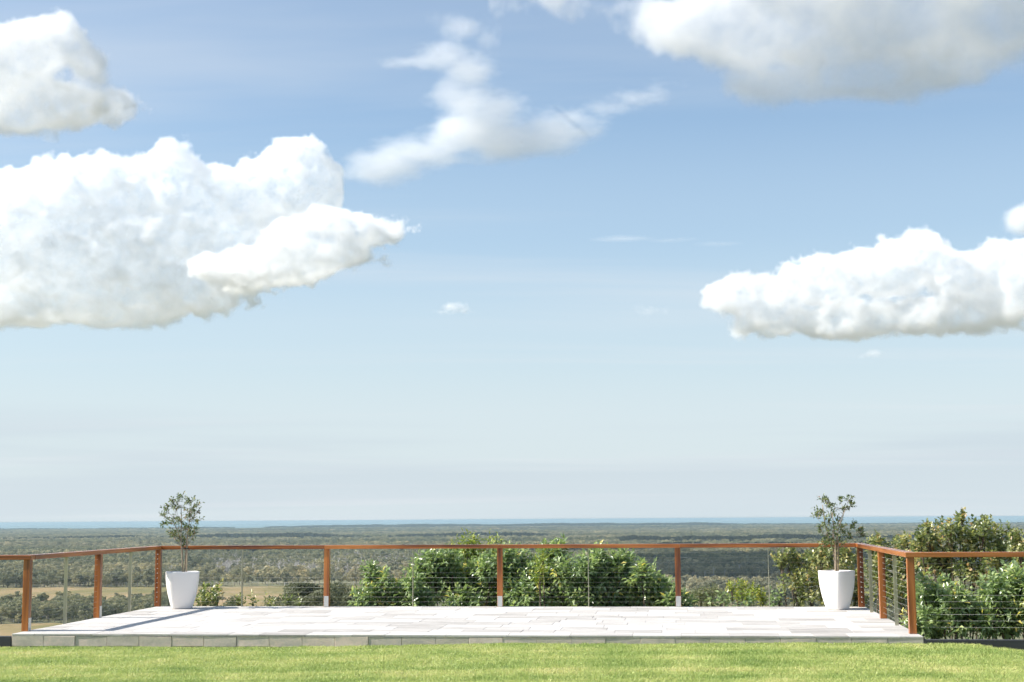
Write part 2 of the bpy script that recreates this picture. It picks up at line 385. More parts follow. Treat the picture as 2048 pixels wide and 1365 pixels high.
def leaves_mesh(name, o, d, n, L, Wd, tone, mat, fold=0.18, droop=0.2):
    """Folded, tapering leaves (four triangles each) from numpy arrays."""
    N = len(o)
    d = d / np.linalg.norm(d, axis=1)[:, None]
    s = np.cross(d, n); s /= np.linalg.norm(s, axis=1)[:, None] + 1e-9
    n = np.cross(s, d)
    L, Wd = L[:, None], Wd[:, None]
    base = o
    mid = o + d * L * 0.48 - n * Wd * 0.12
    lf = o + d * L * 0.42 + s * Wd * 0.5 + n * Wd * fold
    rt = o + d * L * 0.42 - s * Wd * 0.5 + n * Wd * fold
    tip = o + d * L - n * L * droop
    V = np.stack([base, mid, lf, rt, tip], axis=1).reshape(-1, 3)
    t = np.array([[0, 1, 2], [1, 4, 2], [0, 3, 1], [1, 3, 4]])
    F = (np.arange(N)[:, None, None] * 5 + t[None]).reshape(-1, 3)
    me = bpy.data.meshes.new(name)
    me.vertices.add(len(V)); me.vertices.foreach_set('co', V.astype(np.float32).ravel())
    me.loops.add(len(F) * 3); me.loops.foreach_set('vertex_index', F.astype(np.int32).ravel())
    me.polygons.add(len(F)); me.polygons.foreach_set('loop_start', np.arange(0, len(F) * 3, 3, dtype=np.int32))
    a = me.attributes.new('tone', 'FLOAT', 'POINT'); a.data.foreach_set('value', np.repeat(tone, 5).astype(np.float32))
    me.update(); me.validate()
    me.materials.append(MAT[mat])
    return me

def instancer(name, pts, rot, scl, idx, protos, kind='stuff'):
    """One object that sets copies of the PROTOS meshes on points: for what nobody could count."""
    me = bpy.data.meshes.new(name)
    N = len(pts)
    me.vertices.add(N); me.vertices.foreach_set('co', np.asarray(pts, np.float32).ravel())
    for nm, ty, arr in (('rz', 'FLOAT', rot), ('pick', 'INT', idx)):
        a = me.attributes.new(nm, ty, 'POINT'); a.data.foreach_set('value', np.asarray(arr, np.float32 if ty == 'FLOAT' else np.int32))
    a = me.attributes.new('sc', 'FLOAT_VECTOR', 'POINT'); a.data.foreach_set('vector', np.asarray(scl, np.float32).ravel())
    o = bpy.data.objects.new(name, me); COL.objects.link(o)
    coll = bpy.data.collections.new(name + '_kinds')
    for k, pm in enumerate(protos):
        po = bpy.data.objects.new('%s_kind_%02d' % (name, k), pm); coll.objects.link(po)
        for mt in pm.materials:
            if mt.name not in [x.name for x in me.materials]: me.materials.append(mt)
    ng = bpy.data.node_groups.new(name + '_scatter', 'GeometryNodeTree')
    ng.interface.new_socket('Geometry', in_out='INPUT', socket_type='NodeSocketGeometry')
    ng.interface.new_socket('Geometry', in_out='OUTPUT', socket_type='NodeSocketGeometry')
    n, l = ng.nodes, ng.links
    gi, go = n.new('NodeGroupInput'), n.new('NodeGroupOutput')
    ci = n.new('GeometryNodeCollectionInfo'); ci.inputs['Collection'].default_value = coll
    ci.inputs['Separate Children'].default_value = True; ci.inputs['Reset Children'].default_value = True
    ip = n.new('GeometryNodeInstanceOnPoints'); ip.inputs['Pick Instance'].default_value = True
    def attr(nm, ty):
        k = n.new('GeometryNodeInputNamedAttribute'); k.data_type = ty; k.inputs['Name'].default_value = nm
        return k.outputs['Attribute']
    cx = n.new('ShaderNodeCombineXYZ'); l.new(attr('rz', 'FLOAT'), cx.inputs[2])
    l.new(gi.outputs[0], ip.inputs['Points']); l.new(ci.outputs[0], ip.inputs['Instance']); l.new(attr('pick', 'INT'), ip.inputs['Instance Index'])
    e2r = n.new('FunctionNodeEulerToRotation'); l.new(cx.outputs[0], e2r.inputs[0]); l.new(e2r.outputs[0], ip.inputs['Rotation'])
    l.new(attr('sc', 'FLOAT_VECTOR'), ip.inputs['Scale'])
    l.new(ip.outputs[0], go.inputs[0])
    md = o.modifiers.new('scatter', 'NODES'); md.node_group = ng
    o['kind'] = kind
    return o
# ------------------------------------------------------------------ the terrace's own frame: u along the back rail, v towards the viewer, z up
YAW, DECK_W, DECK_D = -0.109506, 11.4832, 4.9777
_U = Vector((math.cos(YAW), math.sin(YAW), -0.00738 / 11.4832)).normalized()
_V = Vector((math.sin(YAW), -math.cos(YAW), -0.02913 / 4.9777)).normalized()
_N = _U.cross(-_V).normalized()
_Y = _N.cross(_U)
DECK_O = Vector((-5.9235, 24.517, 0.0))
DECK_M = Matrix(((_U.x, _Y.x, _N.x, DECK_O.x), (_U.y, _Y.y, _N.y, DECK_O.y), (_U.z, _Y.z, _N.z, DECK_O.z), (0, 0, 0, 1)))
def dk(u, v, z=0.0): return DECK_M @ Vector((u, -v, z))
def dk_uv(px, py):
    d = CAM_F + CAM_R * ((px - 1024) / FOCAL_PX) + CAM_U * ((682.5 - py) / FOCAL_PX)
    t = (DECK_O - EYE).dot(_N) / d.dot(_N)
    q = EYE + d * t - DECK_O
    return q.dot(_U), -q.dot(_Y)

# ------------------------------------------------------------------ terrain: hilltop, hillside, coastal plain, sea
PLAIN_Z = -80.0
def hill(x, y):
    t = math.hypot(x, y + 60.0) - 78.0
    if t <= 0: return -0.42
    s = min(t / 7.0, 1.0); s = s * s * (3 - 2 * s)
    return max(PLAIN_Z, -0.42 - 1.3 * s - 0.081 * t)
rings = [0, 20, 40, 60, 70, 74, 77, 79, 81, 83, 85, 88, 92, 100, 115, 140, 180, 240, 320, 420, 540, 680, 820, 960, 1040, 1070, 1200, 1500, 2200, 4000, 8000, 14000, 30000, 80000, 260000]
SEG = 144
gv, gf = [], []
for i, r in enumerate(rings):
    for k in range(SEG):
        a = 2 * math.pi * k / SEG
        x, y = r * math.sin(a), -60.0 + r * math.cos(a)
        gv.append((x, y, hill(x, y)))
for i in range(len(rings) - 1):
    for k in range(SEG):
        a, b = i * SEG + k, i * SEG + (k + 1) % SEG
        gf.append((b, a, a + SEG, b + SEG))
tag(mesh_obj('ground', gv, gf, 'plain', smooth=True), 'bush covered hillside and coastal plain running to the sea', kind='structure')

# the sea lies beyond a ragged shore some sixteen kilometres out and runs to the horizon
sv, sf = [], []
xs = np.linspace(-60000, 60000, 241)
for x in xs:
    shore = 15800 + 700 * math.sin(x / 5200.0) + 350 * math.sin(x / 1700.0 + 1)
    sv += [(x, shore, PLAIN_Z + 0.6), (x, 40000, PLAIN_Z + 0.6), (x * 5, 290000, PLAIN_Z + 0.6)]
for i in range(len(xs) - 1):
    for j in range(2):
        sf.append((3 * i + j, 3 * i + 3 + j, 3 * i + 4 + j, 3 * i + 1 + j))
tag(mesh_obj('sea', sv, sf, 'sea'), 'pale teal sea along the horizon', kind='structure')

# low dune ridge behind the beach, carrying the shore wood
rv, rf = [], []
rx = np.linspace(-9000, 9000, 91)
def ridge(x): return 17.0 * max(0.25, 1.0 - abs(x + 200) / 3800.0) + 3.0 * math.sin(x / 310.0)
for x in rx:
    for y, k in ((14700, 0.0), (15150, 0.8), (15400, 1.0), (15700, 0.8), (16200, 0.0)): rv.append((x, y, PLAIN_Z - 1.0 + (1.0 + ridge(x)) * k))
for i in range(len(rx) - 1):
    for j in range(4): rf.append((i * 5 + j, i * 5 + 5 + j, i * 5 + 6 + j, i * 5 + 1 + j))
tag(mesh_obj('dune_ridge', rv, rf, 'plain', smooth=True), 'low wooded dune ridge along the shore', kind='structure')

def paddock(label, outline, name='paddock'):
    """Open grass on the plain, its outline given where the fence lines cross the photograph."""
    pts = []
    for i in range(len(outline)):
        a, b = outline[i], outline[(i + 1) % len(outline)]
        for t in np.linspace(0, 1, 9)[:-1]:
            p = on_level(a[0] + (b[0] - a[0]) * t, a[1] + (b[1] - a[1]) * t, PLAIN_Z)
            w = 0.010 * p.y
            pts.append(Vector((p.x + w * noise.noise(p * 0.02), p.y + w * noise.noise(p * 0.015 + Vector((9, 9, 9))), PLAIN_Z + 0.4)))
    o = mesh_obj(name, pts, [tuple(range(len(pts)))], 'paddock')
    bm = bmesh.new(); bm.from_mesh(o.data); bmesh.ops.triangulate(bm, faces=bm.faces[:]); bm.normal_update()
    if sum(f.normal.z for f in bm.faces) < 0: bmesh.ops.reverse_faces(bm, faces=bm.faces[:])
    bm.to_mesh(o.data); bm.free()
    return tag(o, label, kind='structure')
PADDOCKS = [[(-60, 1177), (320, 1175), (900, 1171), (900, 1190), (700, 1250), (300, 1214), (-60, 1218)],
            [(-80, 1250), (260, 1246), (280, 1310), (-80, 1310)],
            [(1290, 1161), (1420, 1159), (1600, 1164), (1600, 1186), (1480, 1182), (1330, 1174)]]
for lb, ol in zip(('dry straw coloured paddock at the edge of the forest', 'dry paddock corner below the terrace beside the tree belt', 'small shaded clearing of dry grass in the forest'), PADDOCKS):
    paddock(lb, ol)

# ------------------------------------------------------------------ lawn
LX = np.array([-30, -7.0, -2.5, -1.0, -0.2, 3.0, 5.4, 5.9, 7.0, 30]); LZ = np.array([-0.225, -0.218, -0.198, -0.172, -0.145, -0.128, -0.125, -0.205, -0.24, -0.25])
def lawn_z(x, y):
    t = min(max((y - 12.0) / 7.0, 0.0), 1.0)
    return float(np.interp(x, LX, LZ)) * t + -0.20 * (1 - t) + 0.012 * noise.noise(Vector((x * 0.5, y * 0.5, 3.3)))
def front_y(x):      # where the lawn stops: the riser and the two beams in line with it
    a, b = dk(0, 5.37), dk(DECK_W, 5.37)
    return a.y + (b.y - a.y) * (x - a.x) / (b.x - a.x)
lv, lf = [], []
lx = np.linspace(-26, 26, 131)
ts = np.concatenate([np.linspace(-40, 8, 12), np.linspace(9, 19.4, 36)])
for x in lx:
    for t in ts:
        y = t if t < 9 else 9 + (t - 9) / (19.4 - 9) * (front_y(x) + 0.06 - 9)
        lv.append((x, y, lawn_z(x, y)))
m_ = len(ts)
for i in range(len(lx) - 1):
    for j in range(m_ - 1):
        lf.append((i * m_ + j, (i + 1) * m_ + j, (i + 1) * m_ + j + 1, i * m_ + j + 1))
tag(mesh_obj('lawn', lv, lf, 'lawn_soil', smooth=True), 'mown green lawn in front of the terrace', kind='structure')

# ------------------------------------------------------------------ terrace: concrete bed, pavers, riser stones
terrace = empty('terrace'); terrace.matrix_world = DECK_M
tag(terrace, 'raised terrace of pale limestone pavers with a grey stone riser', kind='structure')
U0, U1, V0, V1 = -0.012, 11.548, -0.09, 5.375
o = mesh_obj('concrete_bed', *(lambda a, b, c, d, e, f: ([(a, c, e), (b, c, e), (b, d, e), (a, d, e), (a, c, f), (b, c, f), (b, d, f), (a, d, f)],
             [(3, 2, 1, 0), (4, 5, 6, 7), (0, 1, 5, 4), (1, 2, 6, 5), (2, 3, 7, 6), (3, 0, 4, 7)]))(U0 + 0.012, U1 - 0.012, -V1 + 0.034, -V0 - 0.012, -1.5, -0.006), 'grout', terrace)
PW = 0.4185
lengths = {0.42: None, 0.60: None, 0.78: None, 0.30: None}
def paver_mesh(L, w):
    return box_mesh('paver', (L - 0.004, w - 0.004, 0.024), 'paver', 0.002)
pm_cache = {}
rows = int(round((V1 - V0) / PW))
pw = (V1 - V0) / rows
for r in range(rows):
    u = U0
    first = True
    while u < U1 - 0.01:
        L = rnd.choice((0.42, 0.60, 0.60, 0.78, 0.78))
        if first: L = rnd.choice((0.30, 0.42, 0.60)); first = False
        rest = U1 - u - L
        if rest < 0.28: L = U1 - u
        key = round(L, 3)
        if key not in pm_cache: pm_cache[key] = paver_mesh(L, pw)
        p = link('paver', pm_cache[key], terrace)
        p.location = (u + L / 2, -(V0 + (r + 0.5) * pw), -0.012 + rnd.uniform(-0.0012, 0.0012))
        p.rotation_euler = (rnd.uniform(-0.0012, 0.0012), rnd.uniform(-0.0008, 0.0008), 0)
        u += L
NR = 27
sw = (U1 - U0) / NR
stone_meshes = []
for k in range(4):
    me = box_mesh('riser_stone', (sw - 0.003, 0.028, 0.128), 'riser', 0.004, seg=2)
    for v in me.vertices:
        v.co.x += 0.0015 * rnd.uniform(-1, 1); v.co.y += 0.002 * rnd.uniform(-1, 1); v.co.z += 0.002 * rnd.uniform(-1, 1)
    stone_meshes.append(me)
for k in range(NR):
    p = link('riser_stone', stone_meshes[k % 4], terrace)
    p.location = (U0 + (k + 0.5) * sw, -V1 + 0.020 + rnd.uniform(-0.003, 0.003), -0.0265 - 0.064 + rnd.uniform(-0.003, 0.003))
    p.rotation_euler = (0, rnd.uniform(-0.004, 0.004), rnd.uniform(-0.006, 0.006))
# rough mortar bed showing under the stones where the lawn has sunk
mv, mf = [], []
for i in range(121):
    u = U0 + 0.004 + (U1 - U0 - 0.008) * i / 120
    for (vv, z) in ((V1 + 0.006 + 0.012 * noise.noise(Vector((u * 3, 1, 0))), -0.168 + 0.010 * noise.noise(Vector((u * 4, 0, 0)))), (V1 + 0.022 + 0.014 * noise.noise(Vector((u * 5, 7, 0))), -0.195), (V1 + 0.02, -0.40), (V1 - 0.03, -0.40), (V1 - 0.03, -0.168)):
        mv.append((u, -vv, z))
for i in range(120):
    for j in range(4): mf.append((i * 5 + j, i * 5 + j + 1, i * 5 + j + 6, i * 5 + j + 5))
mesh_obj('mortar_bed', mv, mf, 'concrete', terrace)

def beam(label, u0, u1, top, h=0.19):
    b = empty('edging_beam'); b.matrix_world = DECK_M
    n_ = 2; Lb = (u1 - u0) / n_
    for k in range(n_):
        p = link('timber', box_mesh('timber', (Lb - 0.005, 0.10, h), 'beam', 0.006, seg=2), b)
        p.location = (u0 + (k + 0.5) * Lb, -(V1 - 0.052), top - h / 2)
    c = link('backfill', box_mesh('backfill', (u1 - u0 - 0.02, 0.30, 0.5), 'concrete', 0.0), b)
    c.location = ((u0 + u1) / 2, -(V1 - 0.26), top - 0.29)
    return tag(b, label, 'edging', 'charcoal beams edging the lawn')
beam('short charcoal edging beam beside the terrace corner at the lower left of the photo', -4.8, U0 - 0.004, -0.035, 0.32)
beam('charcoal edging beam along the lawn below the shrubs at the lower right of the photo', U1 + 0.004, 16.4, -0.040, 0.32)

# ------------------------------------------------------------------ railing
POST, RAIL_W, RAIL_T, RAIL_Z = 0.09, 0.135, 0.062, 1.0
POST_H = RAIL_Z - RAIL_T
post_mesh = box_mesh('post', (POST, POST, POST_H), 'wood_z', 0.005, (0, 0, POST_H / 2), 2)
bar_along_v = box_mesh('stanchion', (0.050, 0.012, POST_H), 'bar', 0.0015, (0, 0, POST_H / 2))
bar_along_u = box_mesh('stanchion', (0.012, 0.050, POST_H), 'bar', 0.0015, (0, 0, POST_H / 2))
flange_mesh = box_mesh('flange', (0.09, 0.07, 0.006), 'bar', 0.001)
plate_u = box_mesh('base_plate', (0.006, 0.078, 0.17), 'steel', 0.002)
plate_v = box_mesh('base_plate', (0.078, 0.006, 0.17), 'steel', 0.002)
def disc_mesh():
    s = Soup(); s.tube([(0, 0.0, 0), (0, -0.007, 0), (0, -0.012, 0)], [0.0075, 0.007, 0.003], 8)
    return s.mesh('wire_fitting', 'steel')
fit_mesh = disc_mesh()
LEVELS = [POST_H * k / 12.0 for k in range(1, 12)]
wire_cache = {}
def wire_mesh(a, b):
    L = (Vector(b) - Vector(a)).length
    s = Soup(); s.tube([a, b], [0.0010, 0.0010], 5)
    return s.mesh('wire', 'wire')

def railing(label, a, b, posts, bars, plates=(), inner=None, rail_ext=(0, 0), fittings=()):
    """a, b: (u, v) ends of the run; posts and bars: (u, v) spots; inner: unit step (u, v) towards the terrace for the plates."""
    root = empty('railing'); root.matrix_world = DECK_M
    along_u = abs(a[0] - b[0]) > abs(a[1] - b[1])
    L = math.dist(a, b)
    d = ((b[0] - a[0]) / L, (b[1] - a[1]) / L)
    s, e = (a[0] - d[0] * rail_ext[0], a[1] - d[1] * rail_ext[0]), (b[0] + d[0] * rail_ext[1], b[1] + d[1] * rail_ext[1])
    full = math.dist(s, e)
    nseg = max(1, round(full / 2.9)) if along_u else 1
    for k in range(nseg):
        l0, l1 = full * k / nseg, full * (k + 1) / nseg
        size = (l1 - l0 - 0.002, RAIL_W, RAIL_T) if along_u else (RAIL_W, l1 - l0 - 0.002, RAIL_T)
        mat = 'wood_x' if along_u else 'wood_y'
        p = link('top_rail', box_mesh('top_rail', size, mat, 0.006, seg=2), root)
        m = (l0 + l1) / 2
        p.location = (s[0] + d[0] * m, -(s[1] + d[1] * m), RAIL_Z - RAIL_T / 2)
    for (u, v) in posts:
        p = link('post', post_mesh, root); p.location = (u, -v, 0.001)
        if (u, v) in plates:
            q = link('base_plate', plate_u if inner[0] else plate_v, p)
            q.location = (inner[0] * (POST / 2 + 0.0035), -inner[1] * (POST / 2 + 0.0035), 0.087)
        if (u, v) in fittings:
            for z in LEVELS:
                q = link('wire_fitting', fit_mesh, p); q.location = (0, -POST / 2, z)
    for (u, v) in bars:
        p = link('stanchion', bar_along_u if along_u else bar_along_v, root); p.location = (u, -v, 0.001)
        q = link('flange', flange_mesh, p); q.location = (0, 0, POST_H - 0.0045)
    wm = wire_mesh((a[0], -a[1], 0), (b[0], -b[1], 0))
    for z in LEVELS:
        p = link('wire', wm, root); p.location = (0, 0, z)
    return tag(root, label, 'railing', 'timber and wire railings round the terrace')
MAT['wood_y'] = wood_mat('oiled_hardwood_inward', (0.10, 0.022, 0.006), (0.33, 0.102, 0.020), (0.52, 0.19, 0.045), 1)
Q, D, H_ = DECK_W / 8, DECK_D, RAIL_W / 2
bp = [(2 * Q, 0), (4 * Q, 0), (6 * Q, 0)]
railing('long timber and wire railing along the back of the terrace facing the sea', (0, 0), (DECK_W, 0), [(0, 0)] + bp + [(DECK_W, 0)], [(Q, 0), (3 * Q, 0), (5 * Q, 0), (7 * Q, 0)], bp, (0, 1), (H_, H_), [(0, 0), (DECK_W, 0)])
railing('timber and wire railing down the terrace side next to the pot with the rail shadow', (0, 0), (0, D), [(0, 0.515 * D), (0, D)], [(0, 0.257 * D), (0, 0.752 * D)], [(0, 0.515 * D), (0, D)], (1, 0), (-H_ - 0.002, -H_ - 0.002))
railing('timber and wire railing down the terrace side in front of the tall shrubs', (DECK_W, 0), (DECK_W, D), [(DECK_W, 0.485 * D), (DECK_W, D)], [(DECK_W, 0.24 * D), (DECK_W, 0.738 * D)], (), None, (-H_ - 0.002, -H_ - 0.002))
railing('short stub of railing running out of the photo past the sunny terrace corner', (-4.6, D), (0, D), [(-2.9, D)], [(-1.45, D), (-4.3, D)], (), None, (0, H_))
railing('railing running out of the photo in front of the big shrubs', (DECK_W, D), (16.2, D), [(DECK_W + 2.9, D)], [(DECK_W + 1.45, D), (DECK_W + 4.3, D)], (), None, (H_, 0))

# ------------------------------------------------------------------ potted trees
def pot_meshes(half, rot):
    prof = [(0.00, 0.600), (0.012, 0.625), (0.09, 0.72), (0.20, 0.83), (0.33, 0.925), (0.46, 0.985), (0.555, 1.0), (0.583, 1.0), (0.590, 0.985), (0.590, 0.94), (0.575, 0.925), (0.50, 0.90)]
    n_ = 48
    def ring(z, k):
        out = []
        for i in range(n_):
            a = 2 * math.pi * i / n_
            c, s = math.cos(a), math.sin(a)
            e = 4.6
            r = (abs(c) ** e + abs(s) ** e) ** (-1 / e)
            out.append((half * k * r * c, half * k * r * s, z))
        return out
    V, F = [], []
    for z, k in prof: V += ring(z, k)
    for j in range(len(prof) - 1):
        for i in range(n_):
            a, b = j * n_ + i, j * n_ + (i + 1) % n_
            F.append((a, b, b + n_, a + n_))
    F.append(tuple(range(n_ - 1, -1, -1)))
    S = [(0, 0, 0.535)] + [(x * 0.99, y * 0.99, 0.52 + 0.01 * rnd.random()) for x, y, z in ring(0.52, 0.905)]
    SF = [(0, 1 + i, 1 + (i + 1) % n_) for i in range(n_)]
    return (V, F), (S, SF)

def potted_tree(label, px, py, rot, lobes, stems, stakes, tie, seed, half=0.262):
    g = np.random.default_rng(seed)
    u, v = dk_uv(px, py)
    base = dk(u, v, 0.0)
    dist = (base - EYE).length * 1.0
    root = empty('potted_tree', base)
    (V, F), (S, SF) = pot_meshes(half, rot)
    rm = Matrix.Rotation(rot, 3, 'Z')
    pot = mesh_obj('pot', [rm @ Vector(q) + Vector((0, 0, 0.002)) for q in V], F, 'pot', root, True)
    mesh_obj('soil', [rm @ Vector(q) for q in S], SF, 'soil', root)
    def loc(x, y, dz=0.0):    # a spot in the plane of the plant, pushed DZ metres away from the viewer
        p = at(x, y, dist); k = (base.y - p.y)
        d = (p - EYE); p = EYE + d * ((base.y + dz - EYE.y) / d.y)
        return p - base
    wood = Soup(); O, DD, NN, LL, WW = [], [], [], [], []
    tops = []
    for st in stems:
        pts = [loc(x, y, dz) for x, y, dz in st]
        rr = np.linspace(0.0115, 0.006, len(pts))
        wood.tube(pts, list(rr), 7)
        tops.append(pts)
    for (x, y, r) in lobes:
        dz = g.normal(0, 0.10)
        c = loc(x, y, dz); rad = r * dist / FOCAL_PX
        st = tops[int(g.integers(len(tops)))]
        j = max(1, min(len(st) - 1, int(np.argmin([abs(q.z - (c.z - 0.22)) for q in st]))))
        a = st[j]
        midp = a.lerp(c, 0.55) + Vector((0, 0, -0.03))
        wood.tube([a, midp, c], [0.0055, 0.0035, 0.0015], 4)
        for q in range(int(3 + r * 0.55)):
            e = c + Vector(g.normal(0, 1, 3)).normalized() * rad * g.uniform(0.5, 1.15)
            s0 = midp.lerp(c, g.uniform(0.3, 1.0))
            wood.tube([s0, e], [0.0018, 0.0009], 3)
            ax = (e - s0).normalized()
            for t in np.linspace(0.25, 1.0, 7):
                p = s0.lerp(e, t)
                o_ = Vector(g.normal(0, 1, 3)); o_ = (o_ - ax * o_.dot(ax)).normalized()
                O.append(p); DD.append((o_ * 0.8 + ax * 0.6 + Vector((0, 0, 0.1)))); NN.append(Vector(g.normal(0, 0.6, 3)) + Vector((0, 0, 1)))
                LL.append(g.uniform(0.036, 0.062)); WW.append(g.uniform(0.016, 0.026))
    link('trunk', wood.mesh('trunk', 'bark'), root)
    fm = leaves_mesh('foliage', np.array(O), np.array(DD), np.array(NN), np.array(LL), np.array(WW), g.beta(1.6, 1.7, len(O)), 'leaf_olive')
    f = link('foliage', fm, root); f['kind'] = 'stuff'
    for (x0, y0, x1, y1, dz) in stakes:
        s = Soup(); s.tube([loc(x0, y0, dz), loc(x1, y1, dz)], [0.011, 0.011], 6)
        link('stake', s.mesh('stake', 'stake', False), root)
    if tie:
        a, b = loc(tie[0], tie[2], -0.025), loc(tie[1], tie[2], -0.025)
        s = Soup(); s.tube([a, b, b + Vector((0.008, 0.05, 0)), a + Vector((-0.008, 0.05, 0)), a], [0.007] * 5, 6)
        link('tie', s.mesh('tie', 'rubber'), root)
    return tag(root, label, 'potted tree', 'young trees in white pots at the back of the terrace')
potted_tree('sparse young tree in a tall white pot beside the rail shadow on the terrace', 363.5, 1217.2, R(17),
            [(345, 1000, 9), (362, 990, 11), (383, 1000, 13), (396, 1010, 9), (380, 1022, 17), (350, 1013, 11), (330, 1018, 11), (326, 1030, 8), (360, 1040, 17), (384, 1035, 12), (401, 1040, 9), (352, 1068, 19), (343, 1066, 11),
             (381, 1066, 15), (390, 1060, 8), (325, 1048, 6), (366, 1083, 11), (392, 1022, 9), (338, 1042, 7), (372, 1055, 12)],
            [[(366, 1150, 0), (364.5, 1120, 0), (363, 1095, 0), (362, 1070, 0.02), (363, 1045, 0), (362, 1010, -0.02)], [(365, 1110, 0.02), (362, 1085, 0.04), (356, 1065, 0.08), (345, 1040, 0.12)], [(369, 1148, 0.03), (372, 1100, 0.05), (376, 1060, 0.03), (383, 1020, 0)]],
            [(373.0, 1150, 374.5, 1074, -0.01)], (362, 376, 1097.5), 11)
potted_tree('bushier young tree in a tall white pot near the tall shrubs', 1675.5, 1219.0, R(38),
            [(1645, 1000, 12), (1660, 1008, 13), (1680, 1000, 8), (1697, 998, 9), (1701, 1010, 9), (1640, 1020, 13), (1665, 1025, 13), (1690, 1018, 8), (1631, 1030, 8), (1650, 1040, 15), (1675, 1040, 13), (1640, 1055, 9), (1665, 1060, 18),
             (1690, 1055, 12), (1710, 1050, 10), (1722, 1055, 7), (1653, 1078, 14), (1678, 1080, 15), (1700, 1068, 8), (1724, 1068, 6), (1646, 1090, 10), (1662, 1090, 11)],
            [[(1671, 1148, 0), (1668, 1115, 0), (1667, 1090, 0), (1668, 1060, 0.02), (1664, 1025, 0)], [(1674, 1148, 0.02), (1672, 1100, 0.04), (1676, 1060, 0), (1690, 1020, -0.05)], [(1668, 1105, 0), (1660, 1085, -0.03), (1650, 1050, -0.06), (1645, 1010, -0.06)]],
            [(1677, 1148, 1676, 1080, -0.03), (1671, 1148, 1670.5, 1082, -0.05)], None, 23, 0.230)
# ------------------------------------------------------------------ shrubs behind the railing
def shrub(label, lobes, dist, mat, *more, lower=0, **kw):
    return _shrub(label, [(b[0], b[1] + lower) + tuple(b[2:]) for b in lobes], dist, mat, *more, **kw)
def _shrub(label, lobes, dist, mat, leaf=(0.11, 0.042), dens=60, droop=0.45, up=0.6, per=8, tone=(1.6, 2.0), group='shrubs growing behind the railing', shoots=6, seed=1, name='shrub', ground_z=None, inner=0.5):
    g = np.random.default_rng(seed)
    cs, rs = [], []
    for b in lobes:
        d = dist + (b[3] if len(b) > 3 else g.normal(0, 0.22))
        cs.append(at(b[0], b[1] + 0.12 * b[2], d)); rs.append(b[2] * 0.86 * d / FOCAL_PX)
    cx = sum(cs, Vector()) / len(cs)
    gz = hill(cx.x, cx.y) if ground_z is None else ground_z
    root = empty(name, (cx.x, cx.y, gz))
    org = Vector((cx.x, cx.y, gz))
    wood = Soup(); P, A = [], []
    for c, r in zip(cs, rs):
        q = c - org
        foot = Vector((q.x * 0.25 + g.normal(0, 0.05), q.y * 0.25 + g.normal(0, 0.05), -0.1))
        m1 = foot.lerp(q, 0.5) + Vector(g.normal(0, 0.06, 3))
        wood.tube([foot, m1, q, q + Vector((0, 0, r * 0.5))], [0.02, 0.014, 0.008, 0.003], 5)
        for k in range(int(5 + 10 * r)):
            e = q + Vector(g.normal(0, 1, 3)).normalized() * r * 0.85
            wood.tube([q.lerp(m1, 0.2), q.lerp(e, 0.5) + Vector((0, 0, 0.02)), e], [0.007, 0.005, 0.002], 3)
        N = int(dens * 4 * math.pi * r * r)
        dr = g.normal(0, 1, (N, 3)); dr /= np.linalg.norm(dr, axis=1)[:, None]
        dr[:, 2] = np.where(dr[:, 2] < -0.35, -dr[:, 2], dr[:, 2])
        rad = r * np.where(g.random(N) < inner, g.uniform(0.35, 0.85, N), g.uniform(0.85, 1.08, N))
        wob = np.array([0.82 + 0.36 * (noise.noise(Vector(w) * 2.3 + c) + 0.5) for w in dr])
        P.append(np.array(q) + dr * (rad * wob)[:, None]); A.append(dr * 0.7 + np.array([0, 0, up]) + g.normal(0, 0.25, (N, 3)))
    S, X = np.concatenate(P), np.concatenate(A)
    X /= np.linalg.norm(X, axis=1)[:, None]
    # upright tip shoots
    if shoots:
        Ns = shoots * len(cs)
        ks = g.integers(len(cs), size=Ns)
        tp = np.array([np.array(cs[k] - org) + np.array([g.normal(0, 0.45) * rs[k], g.normal(0, 0.45) * rs[k], rs[k] * g.uniform(0.8, 1.15)]) for k in ks])
        S = np.concatenate([S, tp]); X = np.concatenate([X, g.normal(0, 0.18, (Ns, 3)) + np.array([0, 0, 1.0])])
    N = len(S)
    sl = g.uniform(1.6, 3.0, N) * leaf[0]
    O, DD, NN, LL, WW, TT = [], [], [], [], [], []
    tone_s = g.beta(*tone, N)
    ph = g.uniform(0, 6.28, N)
    e1 = np.cross(X, np.array([0.31, 0.77, 0.2])); e1 /= np.linalg.norm(e1, axis=1)[:, None]
    e2 = np.cross(X, e1)
    for k in range(per):
        t = (k + 0.6) / per
        a = ph + k * 2.4
        rd = e1 * np.cos(a)[:, None] + e2 * np.sin(a)[:, None]
        O.append(S + X * (sl * (t - 0.5))[:, None])
        dd = rd * (0.9 - 0.45 * t) + X * (0.25 + 0.75 * t) + g.normal(0, 0.18, (N, 3)); dd[:, 2] -= droop * (1 - 0.7 * t)
        DD.append(dd)
        nn = X * 0.8 + rd * 0.3 + g.normal(0, 0.35, (N, 3)); nn[:, 2] += 0.5
        NN.append(nn)
        LL.append(leaf[0] * g.uniform(0.7, 1.2, N) * (1.0 - 0.25 * t)); WW.append(leaf[1] * g.uniform(0.75, 1.2, N))
        TT.append(np.clip(tone_s + 0.18 * (t - 0.4) + g.normal(0, 0.10, N), 0, 1))
    fm = leaves_mesh('foliage', np.concatenate(O), np.concatenate(DD), np.concatenate(NN), np.concatenate(LL), np.concatenate(WW), np.concatenate(TT), mat, 0.2, 0.22)
    f = link('foliage', fm, root); f['kind'] = 'stuff'
    link('stems', wood.mesh('stems', 'twig'), root)
    return tag(root, label, 'shrub', group)

